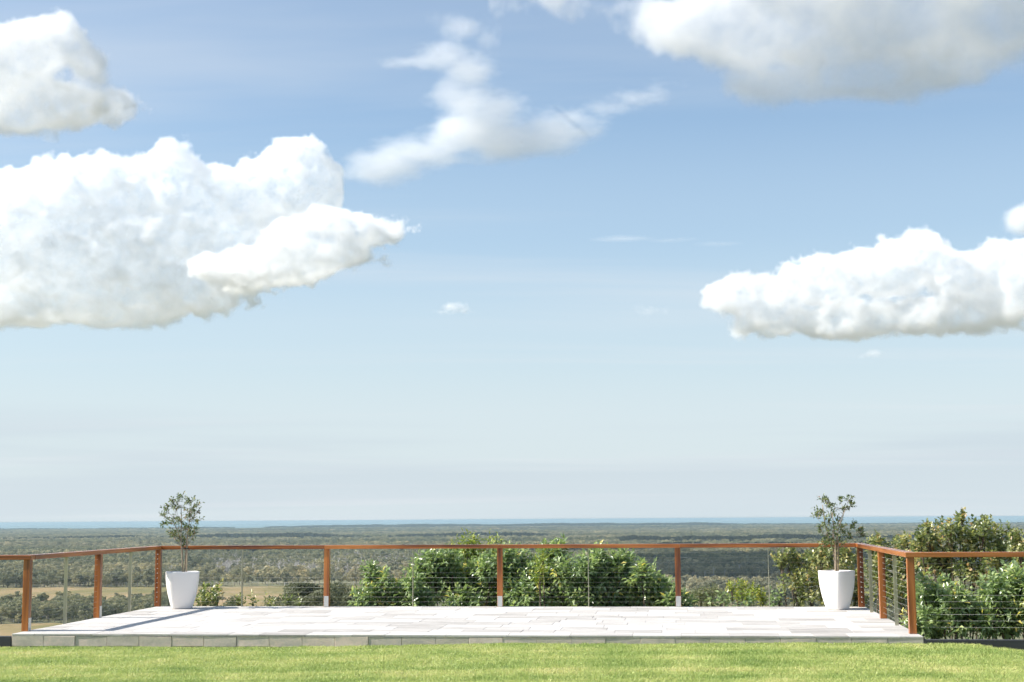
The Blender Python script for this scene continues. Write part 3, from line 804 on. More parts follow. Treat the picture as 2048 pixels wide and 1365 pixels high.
GL = dict(mat='leaf_gloss', leaf=(0.145, 0.054), dens=120, droop=0.75, up=0.5, lower=9, inner=0.55)
shrub('low glossy shrub at the thin end of the dark hedge, tapering towards the dry paddock', [(735, 1195, 26), (765, 1170, 22), (815, 1196, 24), (825, 1170, 18), (745, 1150, 16), (785, 1200, 26), (800, 1180, 16)], 26.5, seed=31, **GL)
shrub('dense glossy dark shrub right under the lime green plant in the hedge', [(850, 1180, 36), (885, 1150, 36), (870, 1124, 24), (845, 1140, 22), (990, 1185, 34), (985, 1135, 26), (925, 1170, 44), (960, 1150, 36), (840, 1205, 26), (930, 1205, 40), (905, 1120, 18)], 26.8, seed=32, **GL)
shrub('glossy dark shrub just past the middle post in the hedge, with two leafy humps', [(1020, 1150, 34), (1045, 1180, 40), (1020, 1195, 32), (1012, 1115, 16), (1060, 1200, 36), (1040, 1122, 20), (1075, 1150, 30), (1100, 1110, 22), (1118, 1100, 16), (1095, 1180, 40), (1130, 1150, 28)], 26.4, seed=33, **GL)
shrub('tall glossy shrub in the hedge behind the thin bar, with upright shoots', [(1165, 1180, 40), (1170, 1135, 28), (1140, 1195, 36), (1262, 1165, 26), (1215, 1205, 36), (1200, 1115, 18), (1215, 1150, 36), (1245, 1125, 22), (1235, 1185, 40), (1180, 1205, 36)], 26.2, seed=34, **GL)
shrub('glossy shrub at the end of the hedge stepping down to the next post', [(1285, 1146, 20), (1300, 1172, 28), (1262, 1180, 26), (1330, 1180, 18), (1270, 1195, 30), (1325, 1195, 26), (1350, 1205, 18), (1370, 1208, 12)], 26.0, seed=35, **GL)
shrub('lime green fine leaved plant rising above the top rail of the railing', [(935, 1085, 20), (905, 1108, 20), (950, 1110, 28), (990, 1085, 12), (925, 1130, 30), (975, 1120, 22), (915, 1160, 30), (960, 1170, 34)], 27.6, 'leaf_lime', (0.13, 0.024), 170, 1.0, 0.3, 7, seed=36, shoots=5, lower=11)
shrub('yellowish young shoot plant sticking out of the dark hedge', [(1086, 1112, 11), (1082, 1135, 13), (1080, 1160, 15)], 25.6, 'leaf_lime', (0.11, 0.022), 90, 0.5, 0.8, 7, seed=37)
shrub('small leafy plant beside the white pot under the rail shadow end', [(412, 1195, 16), (402, 1208, 16), (425, 1206, 16), (436, 1192, 8)], 26.4, 'leaf_round', (0.11, 0.05), 55, 0.3, 0.7, 7, seed=38, shoots=4)
shrub('low straggling leafy plant peeping over the terrace edge by the first thin bar', [(480, 1212, 12), (505, 1207, 10), (540, 1211, 11), (575, 1208, 8), (600, 1213, 8)], 26.6, 'leaf_round', (0.09, 0.04), 55, 0.3, 0.7, 7, seed=39, shoots=3)
shrub('pale grey green bush beyond the end of the dark hedge', [(1400, 1195, 18), (1425, 1188, 18), (1445, 1200, 16), (1385, 1206, 14), (1415, 1210, 20)], 34.0, 'leaf_pale', (0.06, 0.02), 150, 0.1, 0.8, 7, seed=40, ground_z=-3.0)
shrub('rounded yellow green bush with domed tops between posts', [(1463, 1180, 11), (1484, 1175, 13), (1505, 1182, 12), (1475, 1196, 14), (1500, 1200, 16), (1522, 1190, 10), (1525, 1204, 12)], 29.5, 'leaf_lime', (0.07, 0.025), 140, 0.2, 0.9, 7, seed=41, ground_z=-2.6, tone=(1.5, 1.6))
shrub('low glossy plants along the terrace edge under the yellow green bush', [(1425, 1209, 10), (1450, 1205, 11), (1475, 1211, 9), (1500, 1212, 8), (1545, 1206, 10), (1560, 1200, 9)], 25.6, 'leaf_gloss', (0.10, 0.045), 60, 0.5, 0.6, 7, seed=42, shoots=2)
RL = dict(mat='leaf_round', leaf=(0.085, 0.052), droop=0.25, up=0.55, tone=(1.7, 1.5), inner=0.35)
shrub('loose round leaved olive shrub directly behind the bushier potted tree', [(1575, 1120, 22), (1605, 1140, 28), (1590, 1165, 26), (1620, 1185, 32), (1640, 1120, 26), (1660, 1110, 22), (1650, 1160, 34), (1690, 1120, 26), (1695, 1160, 34), (1665, 1200, 28), (1710, 1200, 24), (1600, 1205, 14), (1563, 1130, 12)], 25.4, dens=62, seed=43, **RL)
shrub('loose olive shrub seen through the wires of the terrace side railing', [(1745, 1100, 18), (1755, 1140, 30), (1770, 1180, 34), (1790, 1110, 24), (1800, 1150, 34), (1760, 1090, 10), (1815, 1095, 18), (1800, 1200, 34)], 24.6, dens=62, seed=44, **RL)
shrub('tallest olive shrub with bronze leaves rising well above the railing', [(1860, 1085, 28), (1900, 1070, 26), (1885, 1110, 34), (1920, 1055, 14), (1923, 1040, 7), (1945, 1100, 34), (1850, 1130, 34), (1900, 1150, 36), (1965, 1070, 22), (1970, 1055, 10), (2000, 1085, 28), (2005, 1125, 36), (1950, 1150, 34), (1855, 1065, 8), (1842, 1095, 12)], 24.0, dens=60, seed=45, **RL)
shrub('olive shrub with bronze leaves cut off by the photo edge above the rail', [(2042, 1100, 22), (2060, 1130, 34), (2035, 1085, 8), (2080, 1100, 30), (2070, 1170, 34)], 23.4, dens=62, seed=46, **RL)
shrub('low glossy shrub pressing against the charcoal edging beam and wires', [(1850, 1190, 24), (1870, 1225, 34), (1840, 1250, 26), (1910, 1215, 32), (1915, 1250, 34), (1885, 1185, 16), (1950, 1235, 34), (1870, 1262, 24)], 20.9, ground_z=-0.9, seed=47, mat='leaf_gloss', leaf=(0.115, 0.042), dens=125, droop=0.6, up=0.5)
shrub('dark glossy shrub piled against the wires at the photo edge', [(1990, 1190, 30), (2015, 1170, 24), (2040, 1180, 34), (2000, 1225, 36), (2045, 1225, 40), (1975, 1255, 28), (2020, 1258, 30), (2085, 1190, 40)], 20.7, ground_z=-0.9, seed=48, mat='leaf_gloss', leaf=(0.115, 0.042), dens=125, droop=0.6, up=0.5)

# ------------------------------------------------------------------ trees of the plain
def crown_mesh(name, h, lobes, clump, count, seed, mat='far_leaf'):
    """Ragged crown of many small leaf clumps spread through several lobes; LOBES as (x, y, z, r) in tree heights."""
    g = np.random.default_rng(seed)
    w = np.array([l[3] ** 2 for l in lobes]); w = w / w.sum()
    k = g.choice(len(lobes), count, p=w)
    L = np.array(lobes)
    d = g.normal(0, 1, (count, 3)); d /= np.linalg.norm(d, axis=1)[:, None]
    r = g.uniform(0.45, 1.08, count) ** 0.6
    c = L[k, :3] + d * (L[k, 3] * r)[:, None] * np.array([1, 1, 0.75])
    c = c * h
    n = d + g.normal(0, 0.55, (count, 3)); n /= np.linalg.norm(n, axis=1)[:, None]
    s = np.cross(n, g.normal(0, 1, (count, 3))); s /= np.linalg.norm(s, axis=1)[:, None]
    t = np.cross(n, s)
    sz = clump * g.uniform(0.55, 1.3, count)[:, None]
    asp = g.uniform(0.5, 1.0, count)[:, None]
    lift = n * sz * 0.22
    V = np.stack([c - s * sz * 0.5 - lift, c - t * sz * 0.5 * asp + lift * 0.4, c + s * sz * 0.5 - lift, c + t * sz * 0.5 * asp + lift * 0.6], 1).reshape(-1, 3)
    q = np.arange(count)[:, None] * 4
    F = np.concatenate([q + np.array([[0, 1, 3]]), q + np.array([[1, 2, 3]])], 0)
    me = bpy.data.meshes.new(name)
    me.from_pydata(V.tolist(), [], F.tolist()); me.materials.append(MAT[mat])
    return me
def gum_shape(g, spread=0.30, low=0.42):
    n = int(g.integers(5, 9)); out = []
    for i in range(n):
        a = g.uniform(0, 6.28); r = g.uniform(0.05, spread)
        out.append((r * math.cos(a), r * math.sin(a), g.uniform(low, 0.86), g.uniform(0.10, 0.19)))
    out.append((0, 0, 0.86, 0.13))
    return out
def trunk_mesh(name, h, lobes, seed, rad=0.018, mat='trunk'):
    g = np.random.default_rng(seed); s = Soup()
    fork = 0.36 * h
    s.tube([(0, 0, -0.3), (0.01 * h, 0, fork * 0.5), (0, 0.01 * h, fork)], [rad * h * 1.2, rad * h, rad * h * 0.75], 6)
    for (x, y, z, r) in lobes:
        e = Vector((x, y, z)) * h
        s.tube([(0, 0.01 * h, fork * g.uniform(0.75, 1.0)), (e.x * 0.5, e.y * 0.5, fork + (e.z - fork) * 0.6), e], [rad * h * 0.5, rad * h * 0.32, rad * h * 0.1], 4)
    return s.mesh(name, mat)
KINDS = []
for k in range(7):
    g = np.random.default_rng(100 + k)
    lb = gum_shape(g, 0.26 if k % 2 else 0.34, 0.30 if k < 3 else 0.45)
    KINDS.append((lb, crown_mesh('crown', 1.0, lb, 0.085, 430, 200 + k), trunk_mesh('trunk', 1.0, lb, 300 + k)))
NEAR = []
for k in range(4):
    g = np.random.default_rng(150 + k)
    lb = gum_shape(g, 0.30, 0.40) + gum_shape(g, 0.22, 0.5)[:4]
    NEAR.append((lb, crown_mesh('crown', 1.0, lb, 0.034, 3600, 250 + k), trunk_mesh('trunk', 1.0, lb, 350 + k, 0.012)))

def gum_tree(label, x, y, h, kind, rz, group, wide=1.0):
    t = empty('gum_tree', (x, y, hill(x, y)), rz)
    t.scale = (h * wide, h * wide, h)
    link('crown', kind[1], t)['kind'] = 'stuff'
    link('trunk', kind[2], t)
    return tag(t, label, 'tree', group)

# nearer gum trees standing on the hillside below the terrace; tops show above the paved edge
for i, (px, top, dist, w, lb) in enumerate((
        (470, 1194, 230, 1.2, 'small grey green gum tree on the slope by the first thin bar'),
        (608, 1168, 250, 1.5, 'rounded gum tree on the slope just before the first full post'),
        (586, 1180, 236, 1.3, 'lower gum tree crowding the rounded gum tree on its paddock side'),
        (674, 1164, 262, 1.35, 'leaning gum tree just past the first full post'),
        (640, 1182, 225, 1.3, 'bushy gum tree hidden behind the foot of the first full post'),
        (715, 1186, 240, 1.2, 'small gum tree between the first full post and the glossy hedge'),
        (545, 1194, 215, 1.2, 'scrubby little gum tree at the terrace edge below the dry paddock'))):
    p = at(px, top, dist)
    gz = hill(p.x, p.y)
    h = p.z - gz
    t = gum_tree(lb, p.x, p.y, h * 1.06, NEAR[i % 4], i * 1.3, 'gum trees on the slope below the terrace', w * min(1.0, 8.5 / h))

# trees one can tell apart at the edges of the paddocks
def in_poly(p, poly):
    c = False; j = len(poly) - 1
    for i in range(len(poly)):
        a, b = poly[i], poly[j]
        if (a[1] > p[1]) != (b[1] > p[1]) and p[0] < (b[0] - a[0]) * (p[1] - a[1]) / (b[1] - a[1]) + a[0]: c = not c
        j = i
    return c
BAYS = [(-999, 52, 'left of the first front post'), (52, 130, 'between front post and first broad bar'), (130, 200, 'between first broad bar and side post'), (200, 263, 'between side post and second broad bar'),
        (263, 317, 'just before the corner post'), (317, 420, 'between corner post and sparse potted tree'), (420, 485, 'just before the first thin bar'), (485, 656, 'between first thin bar and first back post'),
        (656, 828, 'between first back post and hedge'), (828, 3000, 'above the dark hedge')]
def bay(px): return [b[2] for b in BAYS if b[0] <= px < b[1]][0]
def build_word(h, w): return ('tall ' if h > 15.5 else 'short ' if h < 12.8 else '') + ('spreading' if w > 1.12 else 'narrow')
g = np.random.default_rng(5)
belt = 'trees in the dark belt between the two paddocks'
for i in range(88):
    px, py = g.uniform(-60, 345), g.uniform(1222, 1246)
    p = on_level(px, py, PLAIN_Z)
    h, w = g.uniform(11, 17), g.uniform(0.95, 1.35)
    gum_tree(build_word(h, w) + ' dark tree in paddock belt, ' + bay(px), p.x, p.y, h, KINDS[i % 7], g.uniform(0, 6.28), belt, w)
edge = 'gum trees along the forest edge behind the dry paddock'
for i in range(110):
    px = -50 + 1000 * (i + g.uniform(-0.4, 0.4)) / 110
    p = on_level(px, 1176.5 - px * 0.006 + g.uniform(-4, 0.5), PLAIN_Z)
    h, w = g.uniform(12, 19), g.uniform(0.85, 1.25)
    gum_tree(build_word(h, w) + ' gum tree in forest front row, ' + bay(px), p.x, p.y, h, KINDS[(i * 3) % 7], g.uniform(0, 6.28), edge, w)
for i, (px, py, h) in enumerate(((380, 1203, 9), (445, 1206, 8), (330, 1201, 10), (310, 1206, 10), (610, 1188, 7))):
    p = on_level(px, py, PLAIN_Z)
    gum_tree(('lone small tree out in the dry paddock near the white pot', 'lone small tree in the dry paddock past the white pot', 'tree at the tip of the dark belt nearest the white pot', 'second tree from the tip of the dark belt', 'tiny far tree in the dry paddock in front of the forest edge')[i], p.x, p.y, h, KINDS[i], i, 'scattered paddock trees', 1.2)

def wedge(n, d0, d1, half=0.40, seed=0):
    g = np.random.default_rng(seed)
    y = np.sqrt(g.uniform(d0 * d0, d1 * d1, n))
    return np.stack([g.uniform(-half, half, n) * y, y, np.full(n, PLAIN_Z)], 1), g
def px_of(P):
    Q = P - np.array(EYE)
    z = Q @ np.array(CAM_F)
    return 1024 + FOCAL_PX * (Q @ np.array(CAM_R)) / z, 682.5 - FOCAL_PX * (Q @ np.array(CAM_U)) / z
def open_ground(P):
    """True where grass grows instead of trees."""
    X, Y = px_of(P)
    out = np.zeros(len(P), bool)
    for poly in PADDOCKS:
        xs_, ys_ = [q[0] for q in poly], [q[1] for q in poly]
        c = (X > min(xs_)) & (X < max(xs_)) & (Y > min(ys_)) & (Y < max(ys_))
        for i in np.nonzero(c)[0]:
            if in_poly((X[i], Y[i]), poly): out[i] = True
    return out
fprotos = []
for k in range(7):
    lb = KINDS[k][0]
    bm = bmesh.new(); bm.from_mesh(crown_mesh('crown', 1.0, lb, 0.12, 230, 400 + k)); bm.from_mesh(trunk_mesh('trunk', 1.0, lb[:3], 500 + k))
    me = bpy.data.meshes.new('bush_tree'); bm.to_mesh(me); bm.free(); me.materials.append(MAT['far_leaf']); me.materials.append(MAT['trunk'])
    nt = 230 * 2
    mi = np.zeros(len(me.polygons), np.int32); mi[nt:] = 1; me.polygons.foreach_set('material_index', mi)
    fprotos.append(me)
P, R_, S_, I_ = [], [], [], []
for n_, d0, d1, hs, wide, sd in ((7500, 1080, 1780, (9, 18), 1.15, 1), (20000, 1780, 3600, (11, 21), 1.2, 2), (24000, 3600, 8200, (11, 19), 1.9, 3), (16000, 8200, 14900, (9, 17), 3.4, 4)):
    p, g = wedge(n_, d0, d1, 0.40, sd)
    og = open_ground(p)
    X, Y = px_of(p)
    thin = (d1 < 2000) & (X > 345) & (X < 950)
    swamp = (X > 380) & (X < 880) & (Y > 1120) & (Y < 1152) & (g.random(n_) < 0.62)
    gap = np.array([noise.noise(Vector((q[0] * 0.0022, q[1] * 0.0012, 2.0))) for q in p]) < -0.32
    keep = ~og & ~thin & ~swamp & ~(gap & (g.random(n_) < 0.7))
    p = p[keep]; m = len(p)
    big = np.array([1 + 0.35 * noise.noise(Vector((q[0] * 0.0016, q[1] * 0.0016, 7.0))) for q in p])
    h = g.uniform(*hs, m) * big
    P.append(p); R_.append(g.uniform(0, 6.28, m)); S_.append(np.stack([h * wide * g.uniform(0.8, 1.3, m), h * wide * g.uniform(0.8, 1.3, m), h], 1)); I_.append(g.integers(0, 7, m))
fo = instancer('forest', np.concatenate(P), np.concatenate(R_), np.concatenate(S_), np.concatenate(I_), fprotos)
tag(fo, 'eucalypt forest covering the coastal plain as far as the sea', 'forest')

# wood belts with cloud shadow put into their dark colour: the tall one on the shore and lower ones across the plain
dprotos = [crown_mesh('cloud_shade_crown', 1.0, KINDS[k][0] + [(0, 0, 0.2, 0.2), (0.15, 0.1, 0.3, 0.2)], 0.14, 200, 600 + k, 'dark_wood') for k in range(5)]
P, R_, S_, I_ = [], [], [], []
g = np.random.default_rng(77)
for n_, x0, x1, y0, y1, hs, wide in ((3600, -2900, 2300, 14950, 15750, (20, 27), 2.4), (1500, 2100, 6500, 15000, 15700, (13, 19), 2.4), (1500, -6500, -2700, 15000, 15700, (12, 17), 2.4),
                                     (1500, -1500, 250, 5950, 6550, (19, 26), 1.7), (1700, 350, 2200, 4550, 4900, (17, 23), 1.5), (1100, -2600, -1300, 6100, 6700, (17, 22), 1.7), (1300, -800, 900, 3420, 3640, (16, 21), 1.2)):  # belts on the plain stand in for bands of cloud shadow
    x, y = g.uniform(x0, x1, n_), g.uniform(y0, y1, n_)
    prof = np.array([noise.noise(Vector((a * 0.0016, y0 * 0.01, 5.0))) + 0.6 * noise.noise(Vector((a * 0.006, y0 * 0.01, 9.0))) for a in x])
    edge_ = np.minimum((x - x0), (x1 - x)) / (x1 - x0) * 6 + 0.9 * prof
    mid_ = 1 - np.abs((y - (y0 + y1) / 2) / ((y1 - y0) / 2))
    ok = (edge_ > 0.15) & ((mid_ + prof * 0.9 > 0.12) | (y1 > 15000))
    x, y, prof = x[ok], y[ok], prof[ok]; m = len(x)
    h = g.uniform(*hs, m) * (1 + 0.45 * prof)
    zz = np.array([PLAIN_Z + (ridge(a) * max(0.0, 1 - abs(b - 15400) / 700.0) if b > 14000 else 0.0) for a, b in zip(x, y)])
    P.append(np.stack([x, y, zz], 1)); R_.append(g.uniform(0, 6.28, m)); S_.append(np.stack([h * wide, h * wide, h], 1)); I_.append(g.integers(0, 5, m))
dw = instancer('cloud_shade_woods', np.concatenate(P), np.concatenate(R_), np.concatenate(S_), np.concatenate(I_), dprotos)
tag(dw, 'wood belts coloured dark as cloud shadow along the shore and across the plain', 'woods')

# bleached standing trunks of the drowned paperbark swamp
def dead_mesh(seed):
    g = np.random.default_rng(seed); s = Soup()
    lean = Vector((g.normal(0, 0.04), g.normal(0, 0.04), 0))
    s.tube([(0, 0, 0), lean * 0.5 + Vector((0, 0, 0.5)), lean + Vector((0, 0, 1))], [0.030, 0.024, 0.010], 5)
    for k in range(5):
        z = g.uniform(0.4, 0.9); a = g.uniform(0, 6.28); L = g.uniform(0.12, 0.3)
        s.tube([lean * z + Vector((0, 0, z)), lean * z + Vector((math.cos(a) * L, math.sin(a) * L, z + L * 0.9))], [0.013, 0.005], 4)
    return s.mesh('dead_trunk', 'dead')
g = np.random.default_rng(61)
pts = []
while len(pts) < 2600:
    px, py = g.uniform(330, 900), g.uniform(1118, 1156)
    if g.random() < 0.25: px, py = g.uniform(330, 2000), g.uniform(1112, 1160)
    if noise.noise(Vector((px * 0.012, py * 0.03, 1.0))) < -0.15: continue
    pts.append(tuple(on_level(px, py, PLAIN_Z)))
m = len(pts); h = g.uniform(9, 17, m)
do = instancer('dead_trees', np.array(pts), g.uniform(0, 6.28, m), np.stack([h, h, h], 1), g.integers(0, 5, m), [dead_mesh(k) for k in range(5)])
tag(do, 'stand of bleached dead trunks in the swamp forest', 'dead trees')

# ------------------------------------------------------------------ grass of the lawn
def grass_patch(seed, size=0.30, blades=260):
    g = np.random.default_rng(seed)
    o = np.stack([g.uniform(-size / 2, size / 2, blades), g.uniform(-size / 2, size / 2, blades), np.zeros(blades)], 1)
    az = g.uniform(0, 6.28, blades); ln = g.uniform(0.15, 0.75, blades); h = g.uniform(0.018, 0.036, blades); w = g.uniform(0.003, 0.0055, blades)
    d = np.stack([np.cos(az) * ln, np.sin(az) * ln, np.ones(blades)], 1)
    s = np.stack([-np.sin(az), np.cos(az), np.zeros(blades)], 1)
    a, b = o - s * w[:, None] / 2, o + s * w[:, None] / 2
    m = o + d * h[:, None] * 0.55
    bend = np.stack([np.cos(az) * ln, np.sin(az) * ln, np.zeros(blades)], 1) * h[:, None] * 0.5
    c, e = m - s * w[:, None] * 0.45, m + s * w[:, None] * 0.45
    t = o + d * h[:, None] + bend
    V = np.stack([a, b, c, e, t], 1).reshape(-1, 3)
    q = np.arange(blades)[:, None] * 5
    F = np.concatenate([q + np.array([[0, 1, 3]]), q + np.array([[0, 3, 2]]), q + np.array([[2, 3, 4]])], 0)
    me = bpy.data.meshes.new('grass_patch'); me.from_pydata(V.tolist(), [], F.tolist()); me.materials.append(MAT['grass'])
    at_ = me.attributes.new('tone', 'FLOAT', 'POINT'); at_.data.foreach_set('value', np.repeat(g.beta(2, 2, blades), 5).astype(np.float32))
    return me
g = np.random.default_rng(9)
pts = []
for y in np.arange(11.5, 20.6, 0.17):
    hw = 0.40 * y + 0.8
    for x in np.arange(-hw, hw, 0.17):
        xx, yy = x + g.uniform(-0.08, 0.08), y + g.uniform(-0.08, 0.08)
        if yy > front_y(xx) - 0.10: 
            if yy > front_y(xx) + 0.02: continue
            yy = front_y(xx) - 0.13
        pts.append((xx, yy, lawn_z(xx, yy) - 0.002))
m = len(pts); s = g.uniform(0.8, 1.2, m)
lg = instancer('lawn_grass', np.array(pts), g.uniform(0, 6.28, m), np.stack([np.ones(m), np.ones(m), s], 1), g.integers(0, 8, m), [grass_patch(k) for k in range(8)])
tag(lg, 'short mown grass blades of the lawn', 'grass')

# ------------------------------------------------------------------ a boat far out
bp_ = on_level(1036, 1047.0, PLAIN_Z + 0.6)
boat = empty('boat', (bp_.x, bp_.y, PLAIN_Z + 0.6), R(12))
hv, hf = [], []
for i in range(9):
    t = i / 8; x = -16 + 32 * t
    w = 5.0 * (1 - max(0, (t - 0.45) / 0.55) ** 2.2); sh = 3.6 + 2.4 * t * t
    for yy, z in ((-w, sh), (-w * 0.8, 0.6), (0, -1.2), (w * 0.8, 0.6), (w, sh)): hv.append((x, yy, z))
for i in range(8):
    for j in range(4): hf.append((i * 5 + j, i * 5 + j + 5, i * 5 + j + 6, i * 5 + j + 1))
    hf.append((i * 5 + 4, i * 5 + 9, i * 5 + 5, i * 5))
hf.append((0, 1, 2, 3, 4))
mesh_obj('hull', hv, hf, 'paint', boat)
c = link('cabin', box_mesh('cabin', (13, 6.4, 6.5), 'paint', 0.6), boat); c.location = (-3, 0, 6.6)
w_ = link('window', box_mesh('window', (10, 6.5, 1.6), 'boat_glass', 0.1), c); w_.location = (0.6, 0, 1.2)
s = Soup(); s.tube([(-4, 0, 9), (-4, 0, 18)], [0.25, 0.12], 6)
link('mast', s.mesh('mast', 'paint'), boat)
tag(boat, 'tiny white boat far out on the sea near the horizon', 'boat')

# ------------------------------------------------------------------ haze over the plain
hz = bpy.data.materials.new('sea_haze'); hz.use_nodes = True
hn, hl = hz.node_tree.nodes, hz.node_tree.links
hn.clear()
ho = hn.new('ShaderNodeOutputMaterial'); hp = hn.new('ShaderNodeVolumePrincipled')
hp.inputs['Color'].default_value = (0.445, 0.57, 0.645, 1); hp.inputs['Density'].default_value = 4.8e-5; hp.inputs['Anisotropy'].default_value = 0.0
hl.new(hp.outputs['Volume'], ho.inputs['Volume'])
hb = bpy.data.meshes.new('haze')
a, b, c, d, e, f = -310000, 310000, -265000, 295000, PLAIN_Z - 2.0, 4.0
hb.from_pydata([(a, c, e), (b, c, e), (b, d, e), (a, d, e), (a, c, f), (b, c, f), (b, d, f), (a, d, f)], [], [(3, 2, 1, 0), (4, 5, 6, 7), (0, 1, 5, 4), (1, 2, 6, 5), (2, 3, 7, 6), (3, 0, 4, 7)])
hb.materials.append(hz)
tag(link('haze', hb), 'thin pale haze hanging over the plain and the sea', 'haze', kind='stuff')
# ------------------------------------------------------------------ clouds: real volumes of scattering droplets
def cloud_material(name, sigma, tint=(1, 1, 1), g=0.0):
    m = bpy.data.materials.new(name)
    m.use_nodes = True
    n, l = m.node_tree.nodes, m.node_tree.links
    n.clear()
    o = n.new('ShaderNodeOutputMaterial')
    pv = n.new('ShaderNodeVolumePrincipled')
    pv.inputs['Color'].default_value = (*tint, 1)
    pv.inputs['Density'].default_value = sigma
    pv.inputs['Anisotropy'].default_value = g
    l.new(pv.outputs['Volume'], o.inputs['Volume'])
    return m

def cloud(label, blobs, dist, sigma, base=None, edge=40.0, billow=(260.0, 90.0), fray=(120.0, 60.0), res=200, seed=0.0, thin=0.03, stretch=(1, 1, 1), name='cloud', dist_is_view=True, grow=1.0, group='clouds over the plain'):
    """blobs: (px, py, rx, ry[, depth offset, depth radius]) in photograph pixels at DIST metres; base: pixel row of the flat underside."""
    s = dist / FOCAL_PX
    ctr = [at(b[0], b[1], dist) for b in blobs] if dist_is_view else [Vector(b[:3]) for b in blobs]
    org = sum(ctr, Vector()) / len(ctr)
    fwd = Vector((org.x, org.y, 0)).normalized()
    ax = Vector((fwd.y, -fwd.x, 0))
    items = []
    for b, c in zip(blobs, ctr):
        q = c - org
        rx, ry = b[2] * s * grow, b[3] * s * grow
        dz = b[4] * s if len(b) > 4 else 0.0
        ry2 = b[5] * s if len(b) > 5 else 0.75 * ry + 0.1 * rx
        if dist_is_view: items.append((Vector((q.dot(ax), q.dot(fwd) + dz, q.z)), Vector((rx, ry2, ry))))
        else: items.append((Vector((q.dot(ax), q.dot(fwd), q.z)), Vector(b[3:6])))
    pad = billow[1] * 0.7 + fray[1] * 0.6
    lo = Vector([min(c[i] - r[i] for c, r in items) - pad for i in range(3)])
    hi = Vector([max(c[i] + r[i] for c, r in items) + pad for i in range(3)])
    zb = None
    if base is not None:
        zb = at(blobs[0][0], base, dist).z - org.z
        lo.z = max(lo.z, zb - pad)
    ng = bpy.data.node_groups.new('cloud_field', 'GeometryNodeTree')
    ng.interface.new_socket('Geometry', in_out='OUTPUT', socket_type='NodeSocketGeometry')
    n, l = ng.nodes, ng.links
    out = n.new('NodeGroupOutput')
    pos = n.new('GeometryNodeInputPosition').outputs[0]
    def math_(op, a, b=None, c=None, clamp=False):
        k = n.new('ShaderNodeMath'); k.operation = op; k.use_clamp = clamp
        for i, v in enumerate((a, b, c)):
            if v is None: continue
            if isinstance(v, (int, float)): k.inputs[i].default_value = v
            else: l.new(v, k.inputs[i])
        return k.outputs[0]
    def vmath(op, a, b=None):
        k = n.new('ShaderNodeVectorMath'); k.operation = op
        for i, v in enumerate((a, b)):
            if v is None: continue
            if isinstance(v, (tuple, Vector)): k.inputs[i].default_value = tuple(v)
            else: l.new(v, k.inputs[i])
        return k.outputs['Value'] if op == 'LENGTH' else k.outputs[0]
    f = None
    for c, r in items:
        e = vmath('LENGTH', vmath('DIVIDE', vmath('SUBTRACT', pos, c), r))
        d = math_('MULTIPLY', math_('SUBTRACT', 1.0, e), min(r))
        f = d if f is None else math_('SMOOTH_MAX', f, d, min(r) * 0.35)
    sp = vmath('ADD', vmath('DIVIDE', pos, tuple(stretch)), (seed * 911.0, seed * 377.0, seed * 123.0))
    v = n.new('ShaderNodeTexVoronoi'); v.feature = 'F1'; v.normalize = True
    v.inputs['Scale'].default_value = 1.0 / billow[0]; v.inputs['Detail'].default_value = 2.0; v.inputs['Roughness'].default_value = 0.5; v.inputs['Lacunarity'].default_value = 2.2
    t = n.new('ShaderNodeTexNoise'); t.noise_dimensions = '3D'
    t.inputs['Scale'].default_value = 1.0 / fray[0]; t.inputs['Detail'].default_value = 5.0; t.inputs['Roughness'].default_value = 0.66
    l.new(sp, t.inputs['Vector'])
    warp = vmath('ADD', sp, vmath('MULTIPLY', vmath('SUBTRACT', t.outputs['Color'], (0.5, 0.5, 0.5)), (fray[0] * 0.7,) * 3))
    l.new(warp, v.inputs['Vector'])
    bil = math_('MULTIPLY', math_('SUBTRACT', 0.42, v.outputs['Distance']), billow[1] * 2.0)
    frm = math_('MULTIPLY', math_('SUBTRACT', t.outputs['Fac'], 0.5), fray[1] * 2.0)
    f = math_('ADD', f, math_('ADD', bil, frm))
    if zb is not None:
        sep = n.new('ShaderNodeSeparateXYZ'); l.new(pos, sep.inputs[0])
        h = math_('ADD', math_('SUBTRACT', sep.outputs[2], zb), math_('MULTIPLY', frm, 0.7))
        f = math_('SMOOTH_MIN', f, math_('MULTIPLY', h, 0.8), edge * 1.2)
    mr = n.new('ShaderNodeMapRange'); mr.interpolation_type = 'SMOOTHSTEP'
    l.new(f, mr.inputs[0]); mr.inputs[1].default_value = 0.0; mr.inputs[2].default_value = edge
    core = n.new('ShaderNodeMapRange'); core.interpolation_type = 'SMOOTHSTEP'
    l.new(f, core.inputs[0]); core.inputs[1].default_value = edge; core.inputs[2].default_value = edge * 2.2
    core.inputs[3].default_value = 1.0; core.inputs[4].default_value = thin
    vc = n.new('GeometryNodeVolumeCube')
    l.new(math_('MULTIPLY', mr.outputs[0], core.outputs[0]), vc.inputs['Density'])
    vc.inputs['Min'].default_value = lo; vc.inputs['Max'].default_value = hi
    size = hi - lo; vox = max(size.x, size.z) / res
    for k, a in zip('XYZ', size):
        vc.inputs['Resolution ' + k].default_value = max(8, int(a / (vox * (1.35 if k == 'Y' else 1.0))))
    sm = n.new('GeometryNodeSetMaterial')
    mat = cloud_material('cloud_droplets', sigma)
    sm.inputs['Material'].default_value = mat
    l.new(vc.outputs[0], sm.inputs['Geometry'])
    l.new(sm.outputs[0], out.inputs[0])
    me = bpy.data.meshes.new(name)
    me.materials.append(mat)
    o = bpy.data.objects.new(name, me)
    COL.objects.link(o)
    o.location = org
    o.rotation_euler = (0, 0, math.atan2(ax.y, ax.x))
    md = o.modifiers.new('field', 'NODES'); md.node_group = ng
    return tag(o, label, 'cloud', group, 'stuff')

